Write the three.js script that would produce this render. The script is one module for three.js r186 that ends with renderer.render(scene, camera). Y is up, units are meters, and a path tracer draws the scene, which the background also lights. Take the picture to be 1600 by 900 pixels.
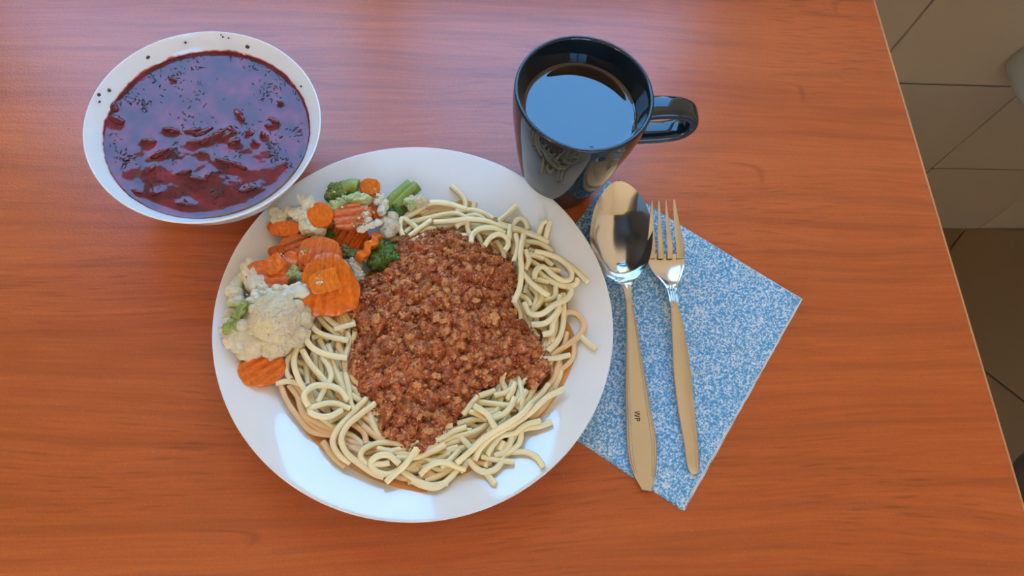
import * as THREE from 'three';
import { RoundedBoxGeometry } from 'three/addons/geometries/RoundedBoxGeometry.js';
import { mergeGeometries, mergeVertices, toCreasedNormals } from 'three/addons/utils/BufferGeometryUtils.js';
import { TextGeometry } from 'three/addons/geometries/TextGeometry.js';
import { FontLoader } from 'three/addons/loaders/FontLoader.js';
import { createNoise2D, createNoise3D } from 'simplex-noise';

// ---------------------------------------------------------------- camera, sky, exposure
const TABLE_Y = 0.74;                       // height of the table top above the floor
const scene = new THREE.Scene();
const renderer = new THREE.WebGLRenderer({ antialias: true });
renderer.toneMapping = THREE.LinearToneMapping;
renderer.toneMappingExposure = 1.0;
renderer.shadowMap.enabled = true;

const FOCAL = 1178.05;                      // pixels of the 1600 x 900 frame
const CAM_H = 0.47412;                      // camera above the table top
const FW = new THREE.Vector3(0.11381267, -0.91834543, -0.37906246);
const RT = new THREE.Vector3(0.99348759, 0.10313043, 0.04844086);
const UPV = new THREE.Vector3(0.00539257, 0.38210704, -0.92410234);
const camera = new THREE.PerspectiveCamera(2 * Math.atan(450 / FOCAL) * 180 / Math.PI, 16 / 9, 0.02, 60);
camera.position.set(0, TABLE_Y + CAM_H, 0);
camera.quaternion.setFromRotationMatrix(new THREE.Matrix4().makeBasis(RT, UPV, FW.clone().negate()));
scene.add(camera);

// clear daytime sky: whiter towards the horizon, blue higher up
{
  const W = 64, H = 128, data = new Float32Array(W * H * 4);
  for (let j = 0; j < H; j++) {
    const el = ((j + 0.5) / H - 0.5) * Math.PI, s = Math.max(0, Math.sin(el)), k = Math.pow(1 - s, 3.0);
    const c = el < 0 ? [1.3, 1.2, 0.95] : [1.25 + 2.8 * k, 3.7 + 1.5 * k, 7.8 - 1.2 * k];
    for (let i = 0; i < W; i++) data.set([c[0], c[1], c[2], 1], (j * W + i) * 4);
  }
  const sky = new THREE.DataTexture(data, W, H, THREE.RGBAFormat, THREE.FloatType);
  sky.mapping = THREE.EquirectangularReflectionMapping;
  sky.magFilter = THREE.LinearFilter;
  sky.needsUpdate = true;
  scene.background = sky;
  scene.backgroundIntensity = 1.0;
}

// low warm sun, coming in through the glazed door behind the camera onto the side wall
const sunLight = new THREE.DirectionalLight(new THREE.Color().setRGB(1.0, 0.92, 0.79), 106);
sunLight.position.set(4.2, 2.6, 5.2);
sunLight.target.position.set(0, 0.2, 2.6);
sunLight.castShadow = true;
Object.assign(sunLight.shadow.camera, { left: -4, right: 4, top: 4, bottom: -4, near: 0.1, far: 14 });
scene.add(sunLight, sunLight.target);

// ---------------------------------------------------------------- helpers
function rng(seed) {
  let a = seed >>> 0;
  return () => {
    a = (a + 0x6D2B79F5) | 0;
    let t = Math.imul(a ^ (a >>> 15), 1 | a);
    t = (t + Math.imul(t ^ (t >>> 7), 61 | t)) ^ t;
    return ((t ^ (t >>> 14)) >>> 0) / 4294967296;
  };
}
const n2 = createNoise2D(rng(11)), n3 = createNoise3D(rng(12));
const V = (x, y, z) => new THREE.Vector3(x, y, z);
const clamp = (x, a, b) => Math.min(b, Math.max(a, x)), lerp = (a, b, t) => a + (b - a) * t;
const smooth = (a, b, x) => { const t = clamp((x - a) / (b - a), 0, 1); return t * t * (3 - 2 * t); };
// the point at height h above the table top that the photograph shows at pixel (px, py)
function pix(px, py, h = 0) {
  const d = FW.clone().addScaledVector(RT, (px - 800) / FOCAL).addScaledVector(UPV, -(py - 450) / FOCAL);
  const t = (h - CAM_H) / d.y;
  return V(d.x * t, TABLE_Y + h, d.z * t);
}
const taken = new Map();
function numbered(name) {
  const n = taken.get(name) ?? 0;
  taken.set(name, n + 1);
  return n ? `${name}_${String(n).padStart(3, '0')}` : name;
}
function tag(o, label, category, group) {
  o.userData.label = label; o.userData.category = category;
  if (group) o.userData.group = group;
  return o;
}
function thing(name, label, category, pos, group) {
  const g = new THREE.Group();
  g.name = numbered(name);
  if (pos) g.position.copy(pos);
  scene.add(g);
  return tag(g, label, category, group);
}
function part(name, geo, mat, parent, label) {
  const m = new THREE.Mesh(geo, mat);
  m.name = name; m.castShadow = m.receiveShadow = true;
  if (label) m.userData.label = label;
  parent.add(m);
  return m;
}
function solo(name, geo, mat, label, category, group) {
  const m = part(numbered(name), geo, mat, scene);
  return tag(m, label, category, group);
}
function struct(name, geo, mat, label, category) {
  const m = part(name, geo, mat, scene);
  m.userData.kind = 'structure';
  return tag(m, label, category);
}
const std = (o) => new THREE.MeshStandardMaterial(o), phys = (o) => new THREE.MeshPhysicalMaterial(o);
const rgb = (r, g, b) => new THREE.Color().setRGB(r, g, b);
function box(w, h, d, x, y, z) { return new THREE.BoxGeometry(w, h, d).translate(x, y, z); }
function rbox(w, h, d, x, y, z, r = 0.003, s = 2) { return new RoundedBoxGeometry(w, h, d, s, r).translate(x, y, z); }
function tex(W, H, fn, srgb, rep) {
  const data = new Uint8Array(W * H * 4);
  for (let j = 0; j < H; j++) for (let i = 0; i < W; i++) {
    const c = fn(i, j), o = (j * W + i) * 4;
    data[o] = clamp(c[0], 0, 255); data[o + 1] = clamp(c[1], 0, 255); data[o + 2] = clamp(c[2], 0, 255); data[o + 3] = 255;
  }
  const t = new THREE.DataTexture(data, W, H, THREE.RGBAFormat);
  t.magFilter = THREE.LinearFilter; t.minFilter = THREE.LinearMipmapLinearFilter; t.generateMipmaps = true;
  if (srgb) t.colorSpace = THREE.SRGBColorSpace;
  if (rep) { t.wrapS = t.wrapT = THREE.RepeatWrapping; }
  t.needsUpdate = true;
  return t;
}
function fbm(x, y, o = 4) { let s = 0, a = 0.5; for (let i = 0; i < o; i++) { s += a * n2(x, y); x *= 2.03; y *= 2.03; a *= 0.5; } return s; }
function colorize(g, fn) {
  const p = g.attributes.position, n = g.attributes.normal, c = new Float32Array(p.count * 3);
  for (let i = 0; i < p.count; i++) c.set(fn(p.getX(i), p.getY(i), p.getZ(i), n), i * 3);
  g.setAttribute('color', new THREE.BufferAttribute(c, 3));
  return g;
}
// a grid of points (rows of equal length) as an indexed surface
function gridGeo(rows, closeU = false, uv = null) {
  const nr = rows.length, nc = rows[0].length, pos = [], idx = [], uvs = [];
  for (let r = 0; r < nr; r++) for (let c = 0; c < nc; c++) { const v = rows[r][c]; pos.push(v.x, v.y, v.z); if (uv) uvs.push(...uv(r, c)); }
  const w = closeU ? nc : nc - 1;
  for (let r = 0; r < nr - 1; r++) for (let c = 0; c < w; c++) {
    const a = r * nc + c, b = r * nc + (c + 1) % nc, d = a + nc, e = b + nc;
    idx.push(a, d, b, b, d, e);
  }
  const g = new THREE.BufferGeometry();
  g.setAttribute('position', new THREE.Float32BufferAttribute(pos, 3));
  if (uv) g.setAttribute('uv', new THREE.Float32BufferAttribute(uvs, 2));
  g.setIndex(idx);
  g.computeVertexNormals();
  return g;
}
function lathe(profile, seg = 128) { return new THREE.LatheGeometry(profile.map(([r, y]) => new THREE.Vector2(r, y)), seg); }
// smooth profile through control points
function curveProfile(pts, n) {
  const c = new THREE.CatmullRomCurve3(pts.map(([x, y]) => V(x, y, 0)), false, 'centripetal');
  return c.getPoints(n).map((p) => [Math.max(0, p.x), p.y]);
}
// round tube with closed, cut ends; radius may vary with t
function tube(points, radius, seg, radial = 8, flat = 1) {
  const curve = new THREE.CatmullRomCurve3(points, false, 'centripetal');
  const fr = curve.computeFrenetFrames(seg, false), rows = [];
  const at = (i) => curve.getPointAt(i / seg);
  const ring = (i, k) => {
    const p = at(i), r = (typeof radius === 'function' ? radius(i / seg) : radius) * k, row = [];
    for (let j = 0; j < radial; j++) { const a = j / radial * 2 * Math.PI; row.push(p.clone().addScaledVector(fr.normals[i], Math.cos(a) * r * flat).addScaledVector(fr.binormals[i], Math.sin(a) * r)); }
    return row;
  };
  rows.push(ring(0, 0.001), ring(0, 0.85));
  for (let i = 0; i <= seg; i++) rows.push(ring(i, 1));
  rows.push(ring(seg, 0.85), ring(seg, 0.001));
  const g = gridGeo(rows, true);
  g.index.array.reverse();
  g.computeVertexNormals();
  return g;
}
// solid whose surface is the outer hull of a cluster of balls seen from the origin (florets, lumps, crumbs)
function cluster(balls, detail, amp = 0, freq = 100, seed = 0) {
  let g = new THREE.IcosahedronGeometry(1, detail);
  g.deleteAttribute('uv'); g.deleteAttribute('normal');
  g = mergeVertices(g, 1e-5);
  const p = g.attributes.position, d = V(0, 0, 0);
  for (let i = 0; i < p.count; i++) {
    d.fromBufferAttribute(p, i).normalize();
    let r = 0;
    for (const [x, y, z, R] of balls) {
      const b = d.x * x + d.y * y + d.z * z, disc = b * b - (x * x + y * y + z * z - R * R);
      if (disc > 0) r = Math.max(r, b + Math.sqrt(disc));
    }
    if (amp) r += amp * (n3(d.x * r * freq + seed, d.y * r * freq, d.z * r * freq) + 0.5 * n3(d.x * r * freq * 2.3 + seed, d.y * r * freq * 2.3 + 7, d.z * r * freq * 2.3));
    p.setXYZ(i, d.x * r, d.y * r, d.z * r);
  }
  g.computeVertexNormals();
  return g;
}

// ---------------------------------------------------------------- the room
const WALL_Z = -0.6214, ROOM = { x0: -1.5, x1: 1.6, z1: 2.3, h: 2.5 };
const WIN = { x0: -0.54, x1: 0.36, y0: TABLE_Y + 0.13, y1: TABLE_Y + 0.77 };
const DOOR = { x0: -0.2, x1: 1.3, y1: 2.15 };
const plaster = (c) => {
  const t = tex(256, 256, (i, j) => { const v = 128 + 60 * fbm(i / 9, j / 9, 3); return [v, v, v]; }, false, true);
  t.repeat.set(1.5, 1.5);
  return std({ color: c, roughness: 0.9, bumpMap: t, bumpScale: 0.0008 });
};
const mWall = plaster(rgb(0.74, 0.66, 0.54)), mCeil = plaster(rgb(0.83, 0.78, 0.69));
{
  const s = new THREE.Shape([[ROOM.x0 - 0.2, 0], [ROOM.x1 + 0.2, 0], [ROOM.x1 + 0.2, ROOM.h], [ROOM.x0 - 0.2, ROOM.h]].map(([x, y]) => new THREE.Vector2(x, y)));
  s.holes.push(new THREE.Path([[WIN.x0, WIN.y0], [WIN.x0, WIN.y1], [WIN.x1, WIN.y1], [WIN.x1, WIN.y0]].map(([x, y]) => new THREE.Vector2(x, y))));
  const g = new THREE.ExtrudeGeometry(s, { depth: 0.06, bevelEnabled: false }).translate(0, 0, WALL_Z - 0.066);
  const wall = struct('wall_back', g, mWall, 'beige wall behind the table with the window and a tiled lower part', 'wall');
  const tiles = [0.62, 0.56, 0.6, 0.58].map((v, i) => std({ color: rgb(v * 0.34, v * 0.235, v * (0.135 + 0.006 * (i % 2))), roughness: 0.28 }));
  const TW = 0.2405, TH = 0.2155, X0 = 0.352, geo = new RoundedBoxGeometry(TW - 0.003, TH - 0.003, 0.009, 1, 0.0012), r = rng(3);
  for (let row = 0; row < 4; row++) for (let k = 0; k < 5; k++) {
    const m = part('wall_tile', geo, tiles[Math.floor(r() * 4)], wall);
    m.position.set(X0 + (k + 0.5) * TW, (row + 0.5) * TH, WALL_Z - 0.0045);
    m.rotation.set((r() - 0.5) * 0.004, (r() - 0.5) * 0.004, 0);
  }
  const sh = (w, h, d, x, y, z, n, m, l) => struct(n, box(w, h, d, x, y, z), m, l, 'wall');
  const D = ROOM.z1 - WALL_Z + 0.4, zc = (ROOM.z1 + WALL_Z) / 2, cx = (ROOM.x0 + ROOM.x1) / 2, W = ROOM.x1 - ROOM.x0 + 0.4;
  sh(0.2, ROOM.h, D, ROOM.x0 - 0.1, ROOM.h / 2, zc, 'wall_left', mWall, 'beige plastered wall to one side of the table');
  sh(0.2, ROOM.h, D, ROOM.x1 + 0.1, ROOM.h / 2, zc, 'wall_right', mWall, 'beige plastered wall past the tiled corner');
  const fs = new THREE.Shape([[ROOM.x0 - 0.2, 0], [ROOM.x1 + 0.2, 0], [ROOM.x1 + 0.2, ROOM.h], [ROOM.x0 - 0.2, ROOM.h]].map(([x, y]) => new THREE.Vector2(x, y)));
  fs.holes.push(new THREE.Path([[DOOR.x0, 0.02], [DOOR.x0, DOOR.y1], [DOOR.x1, DOOR.y1], [DOOR.x1, 0.02]].map(([x, y]) => new THREE.Vector2(x, y))));
  struct('wall_front', new THREE.ExtrudeGeometry(fs, { depth: 0.15, bevelEnabled: false }).translate(0, 0, ROOM.z1), mWall, 'beige plastered wall with a glazed door facing the window', 'wall');
  struct('ceiling', box(W, 0.2, D, cx, ROOM.h + 0.1, zc), mCeil, 'pale cream ceiling over the room', 'ceiling');
  const floor = struct('floor', box(W, 0.2, D, cx, -0.108, zc), std({ color: rgb(0.3, 0.25, 0.17), roughness: 0.9 }), 'dull beige floor of square tiles laid diagonally', 'floor');
  // diagonal square tiles, cut where they meet the wall
  const S = 0.467, U0 = 0.424, V0 = 1.333;                                   // joints: x + z = U0 + k S and x - z = V0 + k S
  const mats = [0.46, 0.42, 0.44].map((v) => std({ color: rgb(v * 0.37, v * 0.22, v * 0.095), roughness: 0.4 }));
  const clip = (poly, f) => { const out = []; poly.forEach((a, i) => { const b = poly[(i + 1) % poly.length], fa = f(a), fb = f(b); if (fa >= 0) out.push(a); if ((fa < 0) !== (fb < 0)) out.push([lerp(a[0], b[0], fa / (fa - fb)), lerp(a[1], b[1], fa / (fa - fb))]); }); return out; };
  for (let i = -6; i <= 6; i++) for (let k = -6; k <= 6; k++) {
    const g2 = 0.003, u0 = U0 + i * S + g2, u1 = U0 + (i + 1) * S - g2, v0 = V0 + k * S + g2, v1 = V0 + (k + 1) * S - g2;
    let poly = [[u0, v0], [u1, v0], [u1, v1], [u0, v1]].map(([u, v]) => [(u + v) / 2, (u - v) / 2]);
    for (const f of [(p) => p[0] - 0.1, (p) => ROOM.x1 - p[0], (p) => p[1] - WALL_Z - 0.001, (p) => 1.1 - p[1]]) if (poly.length) poly = clip(poly, f);
    if (poly.length < 3) continue;
    const shp = new THREE.Shape(poly.map(([x, z]) => new THREE.Vector2(x, -z)));
    part('floor_tile', new THREE.ExtrudeGeometry(shp, { depth: 0.008, bevelEnabled: false }).rotateX(-Math.PI / 2).translate(0, -0.008, 0), mats[Math.floor(r() * 3)], floor);
  }
}
{
  // window: white frame, one mullion, two panes, a sill board
  const w = thing('window_1', 'white framed two pane window in the wall beyond the table', 'window');
  w.userData.kind = 'structure';
  const white = std({ color: rgb(0.8, 0.78, 0.74), roughness: 0.4 }), glass = phys({ color: rgb(1, 1, 1), transmission: 1, thickness: 0, roughness: 0, ior: 1.5 });
  const cx = (WIN.x0 + WIN.x1) / 2, cy = (WIN.y0 + WIN.y1) / 2, ww = WIN.x1 - WIN.x0, hh = WIN.y1 - WIN.y0, z = WALL_Z - 0.036, f = 0.022;
  part('frame', mergeGeometries([rbox(f, hh, 0.05, WIN.x0 + f / 2, cy, z), rbox(f, hh, 0.05, WIN.x1 - f / 2, cy, z), rbox(ww, f, 0.05, cx, WIN.y0 + f / 2, z), rbox(ww, f, 0.05, cx, WIN.y1 - f / 2, z)]), white, w);
  const mx = -0.05;
  part('mullion', rbox(0.05, hh - 2 * f, 0.05, mx, cy, z), white, w);
  for (const [a, b] of [[WIN.x0 + f, mx - 0.025], [mx + 0.025, WIN.x1 - f]]) part('pane', new THREE.PlaneGeometry(b - a, hh - 2 * f).translate((a + b) / 2, cy, z), glass, w);
  part('sill', rbox(ww + 0.04, 0.02, 0.05, cx, WIN.y0 - 0.0, WALL_Z + 0.016), white, w);
}

{
  // glazed balcony door in the opposite wall, behind the camera
  const d = thing('door_1', 'white framed glazed balcony door in the wall facing the window', 'door');
  d.userData.kind = 'structure';
  const white = std({ color: rgb(0.8, 0.78, 0.74), roughness: 0.4 }), glass = phys({ color: rgb(1, 1, 1), transmission: 1, thickness: 0, roughness: 0, ior: 1.5 });
  const w = DOOR.x1 - DOOR.x0, cx = (DOOR.x0 + DOOR.x1) / 2, z = ROOM.z1 + 0.07, cy = DOOR.y1 / 2 + 0.01, h = DOOR.y1 - 0.02;
  part('frame', mergeGeometries([rbox(0.06, h, 0.06, DOOR.x0 + 0.03, cy, z), rbox(0.06, h, 0.06, DOOR.x1 - 0.03, cy, z), rbox(0.06, h, 0.06, cx, cy, z), rbox(w, 0.06, 0.06, cx, DOOR.y1 - 0.03, z), rbox(w, 0.12, 0.06, cx, 0.08, z)]), white, d);
  for (const s of [-1, 1]) part('pane', new THREE.PlaneGeometry(w / 2 - 0.09, h - 0.18).translate(cx + s * (w / 4 - 0.015), cy + 0.03, z), glass, d);
  part('handle', rbox(0.02, 0.14, 0.05, cx - 0.01, 1.05, z - 0.05), std({ color: rgb(0.5, 0.5, 0.5), metalness: 1, roughness: 0.3 }), d);
}

// trees outside the window, which hide the low sky
{
  const r = rng(31), leaf = std({ color: rgb(0.045, 0.07, 0.02), roughness: 0.8 }), bark = std({ color: rgb(0.07, 0.05, 0.035), roughness: 0.9 });
  const kinds = ['tall tree nearest the house outside the window', 'broad dark tree outside beside the tall one', 'round tree outside behind the mullion', 'slim tree outside past the round one', 'wide bushy tree at the far end of the garden'];
  [[-7.0, -6.6, 1.5, 5.3], [-3.5, -6.2, 1.5, 5.4], [0, -6.4, 1.45, 4.9], [3.5, -6.3, 1.5, 5.5], [7.0, -6.5, 1.5, 5.2]].forEach(([x, z, R, top], i) => {
    const t = thing('garden_tree', kinds[i], 'tree', V(x, 0, z), 'trees outside the window'), balls = [[0, 0, 0, R * 0.7]];
    for (let k = 0; k < 90; k++) { const a = r() * 6.283, h = r() * 2 - 1, q = Math.sqrt(1 - h * h); balls.push([R * 0.8 * q * Math.cos(a), R * 0.95 * h, R * 0.8 * q * Math.sin(a), R * (0.12 + 0.16 * r())]); }
    part('crown', cluster(balls, 24, 0.12, 1.6, i).scale(1, 1.6, 1).translate(0, top - R * 1.85, 0), leaf, t);
    part('trunk', tube([V(0, 0, 0), V(0.05, 1, 0), V(0, top - R * 1.85, 0)], (u) => lerp(0.2, 0.12, u), 10, 10), bark, t);
  });
}

// ---------------------------------------------------------------- the table
{
  const X0 = -0.812, X1 = 0.388, Z0 = -0.6, Z1 = 0.16, T = 0.026;
  const W = 2048, H = 1300, sx = (X1 - X0) / W, sz = (Z1 - Z0) / H;
  const map = tex(W, H, (i, j) => {
    const x = i * sx, z = j * sz;
    const wob = 0.010 * n2(x * 1.3, z * 5) + 0.002 * n2(x * 6, z * 16 + 9);
    const zz = z + wob;
    let g = 0.5 + 0.20 * n2(x * 0.9 + 3, zz * 13) + 0.11 * n2(x * 1.6, zz * 45 + 20) + 0.12 * n2(x * 4, zz * 130 + 40) + 0.18 * n2(x * 14, zz * 450);
    g += 0.10 * n2(x * 3 + 50, z * 4);
    // short dark flecks and streaks along the grain
    const fl = n2(x * 22 + 80, zz * 330 + 5), fk = n2(x * 4 + 10, z * 7 + 4);
    let dark = smooth(0.35, 0.95, fl) * smooth(-0.1, 0.6, fk) * 0.14;
    const st = Math.abs(n2(x * 3.2 + 31, zz * 24 + 77)), sk = n2(x * 6 + 4, z * 14 + 60);
    dark += smooth(0.05, 0.0, st) * smooth(0.5, 0.85, sk) * 0.12 + 0.07 * smooth(0.1, 0.8, n2(x * 3 + 7, zz * 70 + 3));
    g = clamp(g, 0, 1);
    const a = [178, 82, 33], b = [210, 107, 49];
    const fine = 1 + 0.05 * n2(i * 0.9, j * 0.9);
    let c = [0, 1, 2].map((k) => lerp(a[k], b[k], g) * (1 - dark) * fine);
    const sp = n2(i * 0.37 + 900, j * 0.55 + 300);                           // pale dust specks
    if (sp > 0.9) c = c.map((v) => lerp(v, 205, (sp - 0.9) * 4));
    return c;
  }, true);
  const bump = tex(512, 512, (i, j) => { const v = 128 + 90 * n2(i / 5.2, j / 5.2) + 30 * n2(i / 2.3, j / 2.3); return [v, v, v]; }, false, true);
  bump.repeat.set(5.3, 3.4);
  const wood = phys({ map, ior: 1.58, roughness: 0.3, bumpMap: bump, bumpScale: 0.00006 });
  const t = thing('table', 'cherry wood laminate table with a pale edge strip', 'table', V(0, 0, 0));
  const top = new THREE.BoxGeometry(X1 - X0, T, Z1 - Z0).translate((X0 + X1) / 2, TABLE_Y - T / 2, (Z0 + Z1) / 2);
  const board = part('tabletop', top, wood, t);
  const band = std({ color: rgb(0.62, 0.30, 0.12), roughness: 0.4 });
  part('edge_band', new RoundedBoxGeometry(0.0024, T, Z1 - Z0, 2, 0.0011).translate(X1 + 0.0011, TABLE_Y - T / 2 - 0.0002, (Z0 + Z1) / 2), band, board, 'pale wood edge strip');
  const legm = std({ color: rgb(0.33, 0.085, 0.02), roughness: 0.4 });
  for (const [x, z] of [[X0 + 0.06, Z0 + 0.06], [X1 - 0.06, Z0 + 0.06], [X0 + 0.06, Z1 - 0.06], [X1 - 0.06, Z1 - 0.06]]) part('leg', rbox(0.06, TABLE_Y - T, 0.06, x, (TABLE_Y - T) / 2, z), legm, t);
  part('apron', mergeGeometries([box(X1 - X0 - 0.12, 0.07, 0.018, (X0 + X1) / 2, TABLE_Y - T - 0.035, Z0 + 0.06), box(X1 - X0 - 0.12, 0.07, 0.018, (X0 + X1) / 2, TABLE_Y - T - 0.035, Z1 - 0.06), box(0.018, 0.07, Z1 - Z0 - 0.12, X0 + 0.06, TABLE_Y - T - 0.035, (Z0 + Z1) / 2), box(0.018, 0.07, Z1 - Z0 - 0.12, X1 - 0.06, TABLE_Y - T - 0.035, (Z0 + Z1) / 2)]), legm, t);
}
// grey pipe by the tiled wall and a dark padded chair pulled up to the table
{
  const y = TABLE_Y - 0.246;
  const g = tube([V(0.796, y, WALL_Z + 0.001), V(0.792, y, WALL_Z + 0.03), V(0.808, y, WALL_Z + 0.06), V(0.866, y, WALL_Z + 0.07), V(1.1, y, WALL_Z + 0.07), V(1.597, y, WALL_Z + 0.07)], 0.034, 60, 24);
  solo('heating_pipe', g, std({ color: rgb(0.20, 0.205, 0.195), roughness: 0.5 }), 'thick grey pipe bending out of the tiled wall', 'pipe');
  const c = thing('padded_chair', 'dark brown padded chair beside the table edge', 'chair', V(0.86, 0, 0.075));
  const pad = std({ color: rgb(0.05, 0.04, 0.032), roughness: 0.65 }), frame = std({ color: rgb(0.03, 0.028, 0.026), roughness: 0.4 });
  part('seat', rbox(0.42, 0.06, 0.4, 0, 0.43, 0, 0.028, 5), pad, c);
  part('seat_frame', rbox(0.4, 0.03, 0.38, 0, 0.387, 0, 0.006), frame, c);
  for (const [x, z] of [[-0.18, -0.17], [0.18, -0.17], [-0.18, 0.17], [0.18, 0.17]]) part('leg', rbox(0.03, 0.375, 0.03, x, 0.1875, z, 0.006), frame, c);
  for (const z of [-0.17, 0.17]) part('back_post', rbox(0.03, 0.5, 0.03, 0.2, 0.65, z, 0.006), frame, c);
  part('backrest', rbox(0.05, 0.3, 0.36, 0.185, 0.76, 0, 0.022, 4), pad, c);
}

// ---------------------------------------------------------------- crockery
const PLATE = V(-0.00449, 0, -0.16687), PLATE_LIFT = 0.0016;
const plateTop = [[0, 0.0052], [0.05, 0.0052], [0.066, 0.0054], [0.076, 0.0066], [0.086, 0.0094], [0.098, 0.0136], [0.111, 0.0183], [0.1232, 0.0226]];
function plateY(r) {                                                         // height of the plate's upper face above the table
  r = Math.min(r, 0.1232);
  for (let i = 1; i < plateTop.length; i++) if (r <= plateTop[i][0]) { const [a, ya] = plateTop[i - 1], [b, yb] = plateTop[i], t = (r - a) / (b - a); return PLATE_LIFT + lerp(ya, yb, t * t * (3 - 2 * t) * 0.3 + t * 0.7); }
  return PLATE_LIFT + 0.0226;
}
// the point that a pixel shows at a given lift above the plate's face
function onPlate(px, py, lift) {
  let h = 0.01 + lift, p;
  for (let i = 0; i < 5; i++) { p = pix(px, py, h); h = plateY(Math.hypot(p.x - PLATE.x, p.z - PLATE.z)) + lift; }
  return p;
}
const opal = phys({ color: rgb(0.86, 0.86, 0.85), roughness: 0.05, ior: 1.78 });
{
  const prof = [...curveProfile(plateTop, 90), ...curveProfile([[0.1232, 0.0226], [0.12465, 0.0229], [0.125, 0.0220], [0.1236, 0.0208]], 12).slice(1), ...curveProfile([[0.1236, 0.0208], [0.105, 0.0138], [0.09, 0.0080], [0.078, 0.0036], [0.07, 0.0014], [0.067, 0.0], [0.063, 0.0002], [0.06, 0.0016], [0, 0.0016]], 60).slice(1)];
  const m = solo('dinner_plate', lathe(prof.reverse(), 220), opal, 'round white plate holding spaghetti, meat sauce and vegetables', 'plate');
  m.position.set(PLATE.x, TABLE_Y + PLATE_LIFT, PLATE.z);
}
const BOWL = V(-0.1365, 0, -0.2834), SOUP_Y = 0.0515, SOUP_R = 0.0623;
{
  const inner = curveProfile([[0, 0.005], [0.02, 0.0055], [0.035, 0.0105], [0.047, 0.022], [0.0552, 0.036], [SOUP_R, SOUP_Y], [0.0695, 0.0612]], 120);
  const rim = curveProfile([[0.0695, 0.0612], [0.0703, 0.0622], [0.0710, 0.0618], [0.0708, 0.0606]], 12).slice(1);
  const outer = curveProfile([[0.0708, 0.0606], [0.066, 0.0505], [0.0585, 0.035], [0.0495, 0.02], [0.038, 0.0075], [0.034, 0.004], [0.033, 0], [0.030, 0], [0.028, 0.002], [0, 0.002]], 90).slice(1);
  const g = lathe([...inner, ...rim, ...outer].reverse(), 360);
  colorize(g, (x, y, z) => {
    const r = Math.hypot(x, z), a = Math.atan2(z, x), base = [0.86, 0.86, 0.85];
    const inside = r < 0.0696 && y < 0.0613 && r > 0 && (y > 0.045) && (r < 0.0648 + (y - 0.0545) * 0.76 + 0.0012);
    // beetroot stain left by the soup just above its surface, and a dribble down the outside
    const top = SOUP_Y + 0.0012 + 0.0005 * n2(Math.cos(a) * 3, Math.sin(a) * 3) + 0.0004 * n2(Math.cos(a) * 11, Math.sin(a) * 11);
    if (inside && y < top + 0.0006) { const k = smooth(top + 0.0006, top - 0.0003, y); return [lerp(base[0], 0.42, k), lerp(base[1], 0.018, k), lerp(base[2], 0.03, k)]; }
    if (!inside && y > 0.01 && y < 0.058) {
      const d = Math.abs(a - 0.78), run = 0.0535 - 0.0035 * (0.5 + 0.5 * n2(a * 7, 3)), k = smooth(0.34, 0.22, d) * smooth(0.0575, 0.0555, y) * smooth(run - 0.0012, run, y) * smooth(-0.5, 0.1, n2(a * 12, y * 90 + 4));
      return [lerp(base[0], 0.5, k), lerp(base[1], 0.03, k), lerp(base[2], 0.02, k)];
    }
    return base;
  });
  const m = solo('soup_bowl', g, phys({ vertexColors: true, roughness: 0.05, ior: 1.52 }), 'white bowl of red soup with beetroot stains on its wall', 'bowl');
  m.position.set(BOWL.x, TABLE_Y, BOWL.z);
}
const MUG = V(0.0965, 0, -0.2807), COFFEE_Y = 0.0868, COFFEE_R = 0.0359;
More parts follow.
